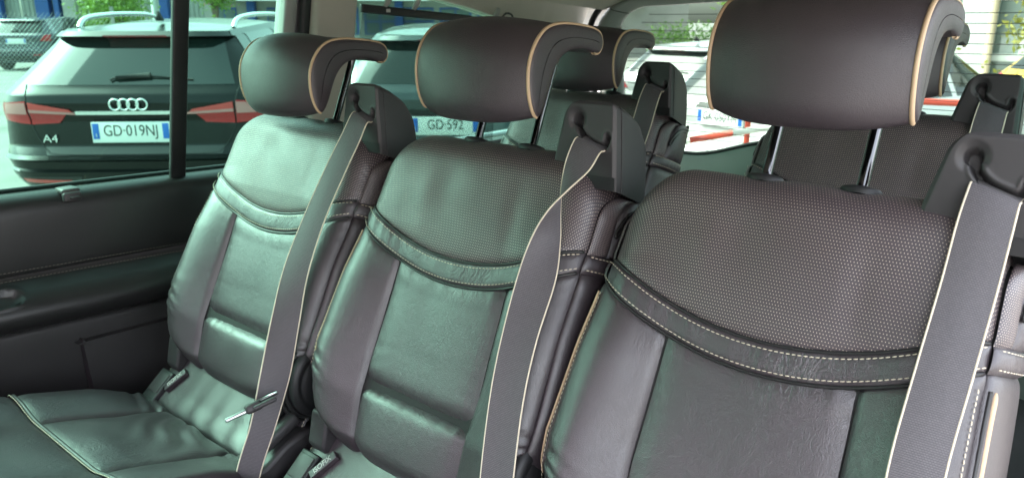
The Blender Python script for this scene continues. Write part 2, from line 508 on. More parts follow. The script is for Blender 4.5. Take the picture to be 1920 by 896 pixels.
# header trim above the quarter window: its lower edge falls towards the tail and rounds into the rear pillar
ys = np.linspace(1.08, 2.20, 60)
low = np.interp(ys, [1.08, 1.5, 1.62, 1.76, 1.84, 1.90, 1.96, 2.0, 2.2], [1.575, 1.553, 1.535, 1.507, 1.488, 1.455, 1.38, 1.1, 1.08])
P = np.zeros((24, 60, 3))
for j, y in enumerate(ys):
    zt = 1.585 - .012 * max(0, y - 1.2); 
    z0 = low[j]
    x0, x1 = side_x(z0) + .012, -1.43
    a = np.linspace(0, 1, 24)
    P[:, j, 0] = x0 + (x1 - x0) * a ** 1.4
    P[:, j, 1] = y
    P[:, j, 2] = z0 + (max(zt, z0 + .01) + .012 - z0) * np.sin(a * np.pi / 2)
g = MB(); g.grid(P, flip=True)
pe = P[0].copy(); g2 = P[:2].copy(); g2[1] = pe; g2[1][:, 0] -= .05; g.grid(g2)
o = qpart('header_trim', g, M_BEIGE)
# airbag emblem: oval ring with lettering
g = MB(); a = np.linspace(0, 2 * np.pi, 40, endpoint=False)
zc, yc = 1.533, 1.165
pa = np.array([(side_x(zc + .0105 * math.sin(t)) + .0455, yc + .019 * math.cos(t), zc + .0105 * math.sin(t)) for t in a])
g.tube(pa, .0011, 6, closed=True)
M_EMB = plain('emblem_grey', (.24, .22, .19), .8)
qpart('airbag_mark', g, M_EMB)
me = text_mesh('AIRBAG', .0085, .0004)
o = link('airbag_text', me, M_EMB, qp)
tl = math.atan(.27)
o.matrix_local = Matrix.Translation(Vector((side_x(zc) + .0462, yc, zc)) - Vector(D0)) @ Matrix(((0, math.sin(tl), math.cos(tl), 0), (1, 0, 0, 0), (0, math.cos(tl), -math.sin(tl), 0), (0, 0, 0, 1)))

# ---- windscreen, front door and right side panel (they filter the light that reaches the seats)
ws = empty('windscreen', (CX, -1.2, 1.0), label='sloping windscreen with dashboard at the front of the cabin', cat='windscreen')
M_GLASSF = glass('screen_glass', (.95, .66, .81))
g = MB(); g.add([(-.76, -.42, .06), (.76, -.42, .06), (.70, .46, .63), (-.70, .46, .63)], [(0, 1, 2, 3)])
g.build('glass', M_GLASSF, ws, smooth=False)
g = MB(); g.box((0, -.38, -.25), (1.66, .30, .62), r=.05); g.build('dashboard', M_PLASTD, ws)
for sg in (-1, 1):
    g = MB(); g.tube([(sg * .80, -.46, .06), (sg * .73, .48, .62)], .035, 8); g.build('pillar', M_BEIGE, ws)
rp = empty('right_side_panel', (.1, 1.75, .45), label='right rear side panel with quarter window', cat='side panel')
g = MB(); g.box((.03, .02, .30), (.06, 1.24, .76), r=.02); g.build('lower_trim', M_DOORL, rp)
g = MB(); g.add([(.02, -.56, .68), (.02, .55, .68), (-.09, .45, 1.1), (-.09, -.50, 1.1)], [(0, 1, 2, 3)]); g.build('window_pane', M_GLASS, rp, smooth=False)
g = MB(); g.tube([(.03, -.6, .66), (-.10, -.6, 1.18)], .05, 8); g.build('pillar_trim', M_BEIGE, rp)

# ---- roller blind hanging in the quarter window
bl = empty('roller_blind', (-1.5, 1.3, 1.15), label='dark mesh roller blind with black top bar hanging in the quarter window', cat='sunblind')
B0 = np.array((-1.5, 1.3, 1.15))
def bpart(name, mb, mat, **k):
    for i in range(len(mb.v)): mb.v[i] = mb.v[i] - B0
    return mb.build(name, mat, bl, **k)
xb = -1.497
def rail_z(y): return 1.527 - .066 * (y - 1.235)
g = MB()
V = []
for y in (1.237, 1.62):
    z = rail_z(y)
    V += [(xb - .006, y, z - .010), (xb + .008, y, z - .010), (xb + .008, y, z + .010), (xb - .006, y, z + .010)]
g.add(V, [(3, 2, 1, 0), (4, 5, 6, 7), (0, 1, 5, 4), (1, 2, 6, 5), (2, 3, 7, 6), (3, 0, 4, 7)])
bevel(bpart('top_bar', g, M_PLASTD), .004)
g = MB(); g.tube([(xb, 1.60, rail_z(1.6)), (xb, 1.72, rail_z(1.72)), (xb, 1.75, rail_z(1.75) + .004)], .008, 10)
bpart('bar_end', g, M_PLASTD)
# mesh fabric: alpha weave
mm = bpy.data.materials.new('blind_mesh'); mm.use_nodes = True; t = mm.node_tree; t.nodes.clear()
o_ = t.nodes.new('ShaderNodeOutputMaterial'); di = t.nodes.new('ShaderNodeBsdfDiffuse'); di.inputs[0].default_value = (.03, .035, .035, 1)
tr = t.nodes.new('ShaderNodeBsdfTransparent'); mx = t.nodes.new('ShaderNodeMixShader'); uvn = t.nodes.new('ShaderNodeTexCoord')
ck = t.nodes.new('ShaderNodeTexChecker'); ck.inputs['Scale'].default_value = 420; ck.inputs['Color1'].default_value = (.75, .75, .75, 1); ck.inputs['Color2'].default_value = (.12, .12, .12, 1)
mp_ = t.nodes.new('ShaderNodeMapping'); mp_.inputs['Scale'].default_value = (0, 1, 1)
t.links.new(uvn.outputs['Object'], mp_.inputs[0]); t.links.new(mp_.outputs[0], ck.inputs['Vector'])
t.links.new(ck.outputs[0], mx.inputs[0]); t.links.new(tr.outputs[0], mx.inputs[1]); t.links.new(di.outputs[0], mx.inputs[2]); t.links.new(mx.outputs[0], o_.inputs[0])
g = MB(); g.add([(xb, 1.242, rail_z(1.242)), (xb, 1.74, rail_z(1.74)), (xb - .08, 1.80, 1.12), (xb - .08, 1.225, 1.12)], [(0, 1, 2, 3)])
bpart('mesh_screen', g, mm, smooth=False)
for y in (1.31, 1.405, 1.715):
    g = MB(); g.tube([(xb + .002, y, rail_z(y) + .008), (xb + .01, y + .005, rail_z(y) + .022), (xb + .012, y + .012, rail_z(y) + .036)], [.005, .008, .006], 8)
    bpart('hanger', g, M_GREY)
g = MB(); g.tube(spline([(xb + .004, 1.735, rail_z(1.735)), (xb + .006, 1.75, 1.508), (xb + .008, 1.765, 1.518), (xb + .008, 1.79, 1.513), (xb + .004, 1.80, 1.49)], 16), .003, 6)
bpart('cord', g, M_PLASTD)
g = MB(); g.box((xb + .0095, 1.315, rail_z(1.315)), (.002, .013, .008), r=.001)
bpart('bar_sticker', g, M_WHITE_TXT)

# ---- tailgate with heated rear window
tg = empty('tailgate', (CX, 2.3, .45), label='tailgate with heated rear window and grey trim', cat='tailgate')
T0 = np.array((CX, 2.3, .45))
def tpart(name, mb, mat, **k):
    for i in range(len(mb.v)): mb.v[i] = mb.v[i] - T0
    return mb.build(name, mat, tg, **k)
def tg_y(z): return 2.20 + (1.55 - z) * .30
def arch(half, ztop, zbot, r, drop, n=60):
    """outline of the tail opening, from bottom left over the top to bottom right"""
    pts = [(-half - .03, zbot), (-half - .012, (zbot + ztop) / 2), (-half, ztop - r)]
    for k in np.linspace(0, np.pi / 2, 9)[1:]:
        pts.append((-half + r * 1.35 * (1 - math.cos(k)), ztop - drop - (r - drop) * (1 - math.sin(k)) ))
    pts.append((-half * .4, ztop - drop * .12)); pts.append((0, ztop))
    L_ = np.array(pts); R_ = L_[::-1][1:] * np.array((-1, 1))
    return spline(np.vstack([L_, R_]), n)
A_out = arch(.735, 1.60, .9, .17, .02)
A_in = arch(.645, 1.553, 1.06, .09, .012)
def lift(A, dy=0.0): return np.array([(CX + x, tg_y(z) + dy, z) for x, z in A])
o_, i_ = lift(A_out, -.01), lift(A_in, .015)
P = np.array([o_ * (1 - k) + i_ * k + np.array((0, -.030 * math.sin(math.pi * min(1, k * 1.0)), 0)) for k in np.linspace(0, 1, 14)])
g = MB(); g.grid(P); tpart('frame_trim', g, M_GREY)
g = MB(); g.tube(lift(arch(.75, 1.612, .9, .175, .02), -.02), .011, 8); tpart('rubber_seal', g, M_RUBBER)
# trim joint
g = MB(); k_ = 15; g.tube(np.array([P[q][k_] + np.array((0, -.0015, 0)) for q in range(14)]), .0012, 5); tpart('trim_joint', g, M_RUBBER)
V = lift(A_in, .012); g = MB(); g.add(V, [tuple(range(len(V)))]); tpart('window_pane', g, M_GLASSR, smooth=False)
for z in np.arange(1.10, 1.54, .0245):
    g = MB(); hw = .64 if z < 1.46 else .60 - (z - 1.46) * 1.2
    g.tube([(CX - hw, tg_y(z) + .009, z), (CX + hw, tg_y(z) + .009, z)], .0009, 4)
    tpart('heating_wire', g, M_RUBBER)
# lower trim with curved upper edge
xs = np.linspace(-.76, .76, 50); P = np.zeros((50, 14, 3))
for i, x in enumerate(xs):
    zt = 1.075 + .07 * sst(-.42, -.1, x) - .07 * sst(.1, .42, x)
    for j, b_ in enumerate(np.linspace(0, 1, 14)):
        z = zt * (1 - b_) + .40 * b_
        P[i, j] = (CX + x, tg_y(z) - .015 - .035 * math.sin(min(1, b_ * 6) * math.pi / 2), z)
g = MB(); g.grid(P, flip=True); tpart('lower_trim', g, plain('pale_trim', (.22, .25, .23), .6, bump=(400, .2, .0005)))
g = MB(); g.tube(P[:, 0], .006, 8); tpart('trim_edge', g, M_RUBBER)

# ------------------------------------------------------------------ seat
TH = rad(23)
TV = np.array((0, math.sin(TH), math.cos(TH))); NV = np.array((0, -math.cos(TH), math.sin(TH)))
SH = .87                         # height of the pole base above the seat root
def S3(x, t, n):
    x, t, n = np.broadcast_arrays(np.asarray(x, float), t, n)
    P = x[..., None] * np.array((1, 0, 0)) + t[..., None] * TV + n[..., None] * NV
    P[..., 2] += SH
    return P
def Wd(t): return np.interp(t, [-.55, -.47, -.36, -.2, -.1, 0], [.203, .214, .220, .212, .209, .207])
def nmid(t): return np.interp(t, [-.55, -.49, -.42, -.34, -.25, -.15, -.05, 0], [.030, .048, .053, .048, .046, .050, .045, .04])
def bol(t): return np.interp(t, [-.55, -.47, -.36, -.25, -.19, -.12, 0], [.014, .028, .034, .026, .013, .004, 0])
def base(s, tau):
    """s: -1..1 front, 1..2 right flank, -2..-1 left flank; tau: height along the back, rolling over the top"""
    s, tau = np.broadcast_arrays(np.asarray(s, float), np.asarray(tau, float))
    a = np.abs(s); sf = np.minimum(a, 1); u = np.clip(a - 1, 0, 1)
    t0, R = -.045, .042
    ph = np.clip((tau - t0) / R, 0, np.pi / 2)
    over = np.maximum(0, tau - t0 - R * np.pi / 2)
    t = np.where(tau < t0, tau, t0 + R * np.sin(ph))
    back = np.where(tau < t0, 0, R * (1 - np.cos(ph)) + over)
    wt = sst(-.17, 0.0, t)
    drop = np.where(s < 0, .056, .046) * np.clip((sf - .64) / .36, 0, 1) ** 2.2
    low = sst(-.36, -.542, t)
    w = Wd(t)
    x = sf * w
    n = nmid(t) + bol(t) * sst(.42, .86, sf) - .018 * np.clip((sf - .80) / .2, 0, 1) ** 2 - .006 * sf ** 2 * sst(-.25, -.1, t)
    n = n - .075 * np.clip((-.485 - t) / .06, 0, 1.2) ** 2
    nf = n
    n = n - back * 1.0
    # flank
    bul = .020 * np.sin(np.pi * np.clip(u, 0, 1) ** .75 * .62) / math.sin(math.pi * .5)
    x = x + bul * (u > 0)
    n = np.where(u > 0, nf - (nf + .072) * u ** 1.1 - back * (1 - u) * .9, n)
    t = t - drop * wt + .088 * np.clip((sf - .42) / .58, 0, 1) ** 2.6 * low
    return S3(np.sign(s) * x, t, n)
def arc_x(s, tau): return s * .212 + np.where(np.abs(s) > 1, (np.abs(s) - 1) * -.09 * np.sign(s), 0)

def bt_tau(x): return -.1885 + .064 * np.minimum(1.3, np.abs(x) / .213) ** 2.0
BH = .034
def patch(mb, sfun, tfun, nu, nv, groove=(.005, .005, .005, .005), wid=.006, dome=0.0, extra=None, lift_=0.0, kk=.6):
    """panel over (a,b) in 0..1; sfun(a,b), tfun(a,b) give its place on the seat; edges sink into seams (left,right,bottom,top)"""
    a = edge_space(nu, kk)[:, None] * np.ones((1, nv)); b = edge_space(nv, kk)[None] * np.ones((nu, 1))
    s = sfun(a, b); ta = tfun(s, a, b)
    P = base(s, ta)
    nn = gnormals(P)
    if (nn[nu // 2, nv // 2] @ NV) < 0 and abs(s[nu // 2, nv // 2]) <= 1: nn = -nn
    if s[nu // 2, nv // 2] > 1 and nn[nu // 2, nv // 2][0] < 0: nn = -nn
    if s[nu // 2, nv // 2] < -1 and nn[nu // 2, nv // 2][0] > 0: nn = -nn
    d0 = np.r_[0, np.cumsum(np.linalg.norm(np.diff(P[:, nv // 2], axis=0), axis=1))]; wu = d0[-1]
    d1 = np.r_[0, np.cumsum(np.linalg.norm(np.diff(P[nu // 2], axis=0), axis=1))]; wv = d1[-1]
    da, db = a * wu, b * wv
    disp = lift_ + dome * np.sqrt(np.clip(4 * a * (1 - a), 0, 1)) * np.sqrt(np.clip(4 * b * (1 - b), 0, 1))
    for gv, dist in zip(groove, (da, wu - da, db, wv - db)):
        disp = disp - gv * np.exp(-(dist / wid) ** 1.3)
    # small irregular puckers where the leather is pulled by the seams
    for gv, dist, al in zip(groove, (da, wu - da, db, wv - db), (db, db, da, da)):
        if gv > .002:
            k_ = al * 330 + 2.4 * noise2(al * 60, dist * 40, int(gv * 1e5) + nu, 1.0)
            disp = disp + .00055 * np.sin(k_) * np.exp(-dist / .014) * (dist > .002) * (.4 + .6 * np.abs(noise2(al * 18, al * 5, nu + nv, 1.0)))
    if extra is not None: disp = disp + extra(s, ta, a, b)
    P = P + nn * disp[..., None]
    flip = (np.cross(P[1, 0] - P[0, 0], P[0, 1] - P[0, 0]) @ nn[0, 0]) < 0
    mb.grid(P, np.stack([arc_x(s, ta), ta], -1), flip=bool(flip))
    return P, nn

def line_on(sv, tv, lift_=0.0):
    P = base(sv, tv)
    e = 1e-3
    du = base(sv + e, tv) - base(sv - e, tv); dv = base(sv, tv + e) - base(sv, tv - e)
    n = np.cross(du, dv); n /= np.linalg.norm(n, axis=1)[:, None] + 1e-12
    return P + n * lift_, n

def wrink(seed, amp, fx, fy):
    return lambda s, ta, a, b: amp * noise2(s * .21 * fx, ta * fy, seed, 1.0)

def make_edge(r, sg):
    """piping and stitches down the front edge of a flank"""
    tv = spline(np.array([(-.178, 0), (-.3, 0), (-.42, 0), (-.470, 0)]), 90)[:, 0]
    if sg > 0:
        pa, nn = line_on(np.full(90, sg * 1.10), tv, .0012)
        rr = np.full(90, .0030); rr[:4] = (.0012, .002, .0026, .0029); rr[-14:] = np.linspace(.0028, .0006, 14)
        g = MB(); g.tube(pa, rr, 8); g.build('beige_piping', M_PIPE, r)
        pa, nn = line_on(np.full(90, sg * 1.045), tv, .0005)
        g = MB(); g.tube(pa, .0022, 7); g.build('edge_piping', M_DPIPE, r)
    else:
        pa, nn = line_on(np.full(90, sg * 1.03), tv, .0010)
        rr = np.interp(np.arange(90), [0, 4, 40, 60, 89], [.001, .0019, .0017, .0008, .0006])
        g = MB(); g.tube(pa, rr, 8); g.build('beige_piping', M_PIPE, r)
    pa, nn = line_on(np.full(90, sg * .972), tv, .0020)
    g = MB(); g.add(*stitches(pa, nn, .0060, .0042, .0008, .0007)); g.build('stitching', M_STITCH, r, kind='stuff')

def make_seat(name):
    r = empty(name)
    # hidden body under the panels
    ss = np.r_[np.linspace(-2, -1, 12), np.linspace(-1, 1, 40)[1:], np.linspace(1, 2, 12)[1:]]
    tt = np.r_[np.linspace(-.542, -.05, 40), np.linspace(-.045, .075, 16)]
    S_, T_ = np.meshgrid(ss, tt, indexing='ij')
    P = base(S_, T_); nn = gnormals(P)
    if nn[30, 20] @ NV < 0: nn = -nn
    P = P - nn * .007
    g = MB(); g.grid(P)
    back = P[[0, -1]].copy(); g.grid(back, flip=True)
    g.build('backrest', M_CORE, r)
    # dotted upper panel, rolling over the top edge
    g = MB()
    dents = lambda s, ta, a, b: (.0009 * noise2(s * 3.2, ta * 24, 3, 1.0) - .0025 * np.exp(-(((s + .22) / .14) ** 2 + ((ta + .085) / .035) ** 2)) + .0015 * np.exp(-(((s + .42) / .10) ** 2 + ((ta + .10) / .05) ** 2))
        - .004 * np.exp(-(((np.abs(s + .0) - .26) / .10) ** 2 + ((ta - .012) / .02) ** 2)) - .0015 * np.exp(-(((s - .42) / .07) ** 2 + ((ta + .11) / .05) ** 2)))
    patch(g, lambda a, b: -1 + 2 * a, lambda s, a, b: bt_tau(s * .21) * (1 - b) + .07 * b, 90, 90, (.004, .004, .003, 0), .007, .004, dents)
    g.build('dotted_panel', M_PERF, r)
    # curved band
    g = MB()
    bw = lambda s, ta, a, b: .0009 * noise2(s * 22, ta * 18, 5, 1.0) * sst(.0, .3, b) * sst(1, .7, b)
    patch(g, lambda a, b: -1 + 2 * a, lambda s, a, b: bt_tau(s * .21) - BH + b * BH, 110, 18, (.003, .003, .0025, .0022), .0035, .0015, bw, .0005)
    g.build('curved_band', M_LEA, r)
    sv = np.linspace(-.985, .985, 120)
    for off in (-.0055, -BH + .0055):
        pa, nn = line_on(sv, bt_tau(sv * .21) + off, .0036)
        g = MB(); g.add(*stitches(pa, nn, .0061, .0042, .0007, .0006))
        g.build('stitching', M_STITCH, r, kind='stuff')
    # dark piping along band edges
    for off in (.0005, -BH - .0008):
        pa, nn = line_on(sv, bt_tau(sv * .21) + off, -.0012)
        g = MB(); g.tube(pa, .0021, 7); g.build('band_piping', M_DPIPE, r)
    # bolsters and centre
    PX = .106
    sb = lambda ta: PX / Wd(ta)
    top = lambda x: bt_tau(x) - BH
    for sg in (-1, 1):
        g = MB()
        def sfun(a, b, sg=sg):
            k = .498 + .02 * (b - .5)
            inner = np.full_like(a, k)
            return sg * (inner * (1 - a) + a)
        patch(g, sfun, lambda s, a, b: -.542 * (1 - b) + top(s * .21) * b, 50, 80, (.005, .003, .004, .003), .006, .003,
              lambda s, ta, a, b: .0016 * noise2(s * 9, ta * 26, 11 + sg, 1.0) + .0022 * np.sin(ta * 260 + s * 22 + 2 * np.sin(s * 9)) * np.exp(-((ta + .40) / .035) ** 2) * sst(.4, .8, a))
        g.build('side_bolster', M_LEA2, r)
    for b0, b1, nm, dm, gr in ((-.400, None, 'centre_panel', .002, (.005, .005, .009, .003)), (-.542, -.403, 'lumbar_panel', .007, (.005, .005, .004, .012))):
        g = MB()
        patch(g, lambda a, b: (-1 + 2 * a) * (.492), (lambda s, a, b: b0 * (1 - b) + top(s * .21) * b) if b1 is None else (lambda s, a, b: b0 * (1 - b) + b1 * b),
              60, 60 if b1 is None else 36, gr, .009 if b1 is None else .011, dm,
              lambda s, ta, a, b: .0009 * noise2(s * 9, ta * 40, 21, 1.0) + .0007 * noise2(s * 40, ta * 12, 22, 1.0) * sst(.75, 1, b))
        g.build(nm, M_LEA, r)
    # flanks, split at the band
    for sg in (-1, 1):
        bl0, bl1 = bt_tau(.21) - .002, bt_tau(.21) - BH - .002
        rise = .006
        g = MB()
        patch(g, lambda a, b: sg * (1 + a * .34), lambda s, a, b: bl0 * (1 - b) + .02 * b, 16, 40, (0, .004, .003, 0), .005, .001)
        g.build('dotted_side_strip', M_PERF, r)
        g = MB()
        patch(g, lambda a, b: sg * (1.34 + a * .66), lambda s, a, b: (bl0 + rise * a) * (1 - b) + .02 * b, 24, 40, (.004, 0, .003, 0), .006, .004, wrink(31, .0008, 40, 30))
        g.build('upper_side_panel', M_LEA, r)
        g = MB()
        patch(g, lambda a, b: sg * (1 + a), lambda s, a, b: bl1 + rise * a + (bl0 - bl1) * b, 40, 14, (0, 0, .004, .004), .004, .003, None, .001)
        g.build('side_band', M_LEA, r)
        g = MB()
        patch(g, lambda a, b: sg * (1 + a), lambda s, a, b: -.542 * (1 - b) + (bl1 + rise * a) * b, 40, 60, (.003, 0, 0, .004), .006, .004, wrink(33, .001, 30, 22))
        g.build('lower_side_panel', M_LEA2, r)
        for off in (-.006, -BH + .0055):
            uu = np.linspace(.04, .96, 40)
            pa, nn = line_on(sg * (1 + uu), bl0 + rise * uu + off, .0034)
            g = MB(); g.add(*stitches(pa, nn, .0061, .0042, .0007, .0006)); g.build('stitching', M_STITCH, r, kind='stuff')
        # looped piping at the top of the flank
        lp = np.array([(1.92, -.030), (1.75, -.034), (1.60, -.040), (1.47, -.055), (1.38, -.078), (1.33, -.098), (1.335, -.108), (1.37, -.106), (1.43, -.085), (1.53, -.062), (1.66, -.05), (1.8, -.045)])
        lp = spline(lp, 60)
        pa, nn = line_on(sg * lp[:, 0], lp[:, 1] + .03, .0015)
        g = MB(); g.tube(pa, .0024, 7); g.build('loop_piping', M_DPIPE, r)
        if sg < 0: make_edge(r, sg)
    # back shell
    g = MB(); g.box(S3(0, -.27, -.078), (.40, .012, .42), rot=np.array(((1, 0, 0), (0, NV[1], TV[1]), (0, NV[2], TV[2]))) @ np.eye(3), r=.005)
    g.build('back_shell', M_PLASTD, r)
    # pole sleeves
    for sg in (-1, 1):
        g = MB()
        c = S3(sg * .054, -.002, .0); a = np.linspace(0, 2 * np.pi, 28, endpoint=False)
        rings = []
        for rr_, h in ((.021, -.004), (.0205, .001), (.018, .004), (.012, .0055), (.0075, .0055), (.0072, .0)):
            rings.append(np.array([c + np.array((1, 0, 0)) * rr_ * 1.12 * math.cos(q) - NV * rr_ * .85 * math.sin(q) + (TV + .25 * NV) * h for q in a]))
        G = np.transpose(np.array(rings), (1, 0, 2)); g.grid(G, closed_u=True)
        g.build('pole_sleeve', M_PLASTD, r)
    make_headrest(r)
    make_hood(r)
    make_cushion(r)
    make_mechanism(r)
    return r

HP_OUT = np.array([(.074, .000), (.092, .010), (.108, .033), (.117, .060), (.115, .088), (.102, .113), (.078, .130), (.045, .143), (.005, .155), (-.018, .157), (-.030, .148), (-.031, .136), (-.022, .127)])
HP_IN = np.array([(.010, .121), (.040, .107), (.056, .091), (.064, .070), (.066, .045), (.067, .020)])
def make_headrest(r):
    prof = spline(np.vstack([HP_OUT, HP_IN]), 96, closed=True)
    ctr = np.array((.085, .085))
    # medial line used to shrink the end caps
    med = spline(np.array([(.082, .012), (.090, .06), (.082, .098), (.05, .122), (.0, .139), (-.018, .142)]), 60)
    near = np.array([med[np.argmin(((med - p) ** 2).sum(1))] for p in prof])
    h = empty('headrest_slot', parent=None)
    bpy.data.objects.remove(h)
    HW = .105
    body, shell = [], []
    nx = 44
    xs = HW * np.sin(np.linspace(-np.pi / 2, np.pi / 2, nx))
    def ring(x, k):
        q = abs(x) / HW
        p = near + (prof - near) * k
        out = np.clip((p[:, 0] - near[:, 0]) * 20, 0, 1)
        # front bulges and droops towards the middle, top arches a little
        fr = sst(.02, .10, p[:, 0]) * (p[:, 1] < .13)
        dn = .026 * (1 - q ** 2) * fr
        dt = -.020 * (1 - q ** 2.6) * sst(.06, .0, p[:, 1]) + .004 * (1 - q ** 2) * sst(.11, .15, p[:, 1])
        return S3(np.full(len(p), x), p[:, 1] + dt, p[:, 0] + dn)
    R = [ring(x, 1.0) for x in xs]
    g = MB(); g.grid(np.array(R).transpose(1, 0, 2), closed_u=True)
    hr = g.build('headrest', M_HEAD, r)
    # rounded cheeks beyond the piping
    for sg in (-1, 1):
        g = MB(); rr = []
        for k, dx in ((1.0, 0), (.985, .002), (.93, .0038), (.8, .005), (.55, .0058), (.25, .006), (.02, .006)):
            rr.append(ring(sg * HW, k) + np.array((sg * dx, 0, 0)))
        g.grid(np.array(rr).transpose(1, 0, 2), closed_u=True, flip=(sg < 0))
        g.build('cheek', M_HEAD, hr)
        # beige piping from the lower front corner over the top to the back
        idx = np.arange(0, int(96 * 12.6 / 19))
        pa = ring(sg * HW, 1.0)[idx] + np.array((sg * .0008, 0, 0))
        g = MB(); g.tube(pa, .0026, 8); g.build('piping', M_PIPE, hr)
    for sg in (-1, 1):
        x = sg * .054
        g = MB(); g.tube(S3(np.full(8, x), np.linspace(-.08, .137, 8), np.full(8, .0)), .0062, 16)
        g.build('pole', M_CHROME, hr)
    g = MB(); c = S3(.054, .065, .0)
    g.tube(np.array([c - TV * .004, c - TV * .0015, c + TV * .0015, c + TV * .004]), [.0066, .0056, .0056, .0066], 14); g.build('pole_notch', M_DPIPE, hr)
    return hr

def make_hood(r):
    """moulded belt guide rising from the right shoulder of the backrest"""
    n_b = 72
    tb, tt = -.048, .058
    b = np.linspace(0, 1, n_b)
    def left(bb):
        x = .113 + .030 * bb
        c = np.clip((bb - .80) / .20, 0, 1)
        return x + .020 * (1 - np.sqrt(np.maximum(0, 1 - c ** 2)))
    def right(bb):
        c = np.clip((bb - .90) / .10, 0, 1)
        return .219 + .004 * (1 - bb) - .008 * (1 - np.sqrt(np.maximum(0, 1 - c ** 2)))
    a = np.linspace(0, 1, n_b)
    A, Bq = np.meshgrid(a, b, indexing='ij')
    X = left(Bq) * (1 - A) + right(Bq) * A
    Tt = tb + (tt - tb) * Bq
    nf = lambda t: .030 + .425 * (t + .032)
    # slot: round eye upper left, channel running down to the right with an upturned end
    ch = spline(np.array([(.162, .034), (.166, .022), (.176, .012), (.190, .006), (.202, .004), (.208, .010), (.209, .016)]), 60)
    d = np.min(np.sqrt((X[..., None] - ch[:, 0]) ** 2 + (Tt[..., None] - ch[:, 1]) ** 2), axis=-1)
    de = np.sqrt((X - .161) ** 2 + (Tt - .035) ** 2)
    dep = -.016 * (1 - sst(.0022, .0046, d)) - .018 * (1 - sst(.0060, .0088, de)) - .0035 * (1 - sst(.008, .0165, de)) + .0012 * np.exp(-((d - .0068) / .0018) ** 2) * (Tt < .03)
    rim = np.minimum(np.minimum(A, 1 - A), np.minimum(1, 1 - Bq))
    Nf = nf(Tt) + np.maximum(dep, -.020) - .004 * (1 - sst(0, .05, rim))
    g = MB(); g.grid(S3(X, Tt, Nf))
    # sides and dome: sweep the outline rearwards
    loop = [(left(q), q) for q in b] + [(left(1) * (1 - k) + right(1) * k, 1.0) for k in np.linspace(0, 1, 16)[1:-1]] + [(right(q), q) for q in b[::-1]]
    loop = np.array(loop)
    lt = tb + (tt - tb) * loop[:, 1]
    n0 = nf(lt) - .004
    rings = [S3(loop[:, 0], lt, n0)]
    cx_ = .17
    for k in np.linspace(0, 1, 16)[1:]:
        nback = -.075
        ttop = np.interp(n0 * (1 - k) + nback * k, [-.075, -.06, -.045, -.029, .001, .043, .07], [-.05, -.018, .010, .031, .050, .058, .058])
        tq = np.minimum(lt, ttop + (loop[:, 1] - 1) * .02)
        wid = 1 + .05 * math.sin(min(1, k * 6) * math.pi / 2) - .12 * k ** 3
        rings.append(S3(cx_ + (loop[:, 0] - cx_) * wid, tq, n0 * (1 - k) + nback * k))
    g.grid(np.array(rings).transpose(1, 0, 2), flip=False)
    g.build('belt_guide', M_PLAST, r, sharp=50)
    # moulding joint between face and dome
    o_ = loop[::2]; q = S3(cx_ + (o_[:, 0] - cx_) * 1.045, tb + (tt - tb) * o_[:, 1] * 1.0 - .0, nf(tb + (tt - tb) * o_[:, 1]) - .014)
    g = MB(); g.tube(q, .0009, 5); g.build('moulding_joint', M_DPIPE, r)
    # darker foot of the guide
    X2 = left(Bq * .16) * (1 - A) + right(Bq * .16) * A
    T2 = tb + (tt - tb) * Bq * .16
    g = MB(); g.grid(S3(X2 * 1.0, T2, nf(T2) + .0012)[:, ::6]); g.build('guide_foot', M_PLASTD, r)

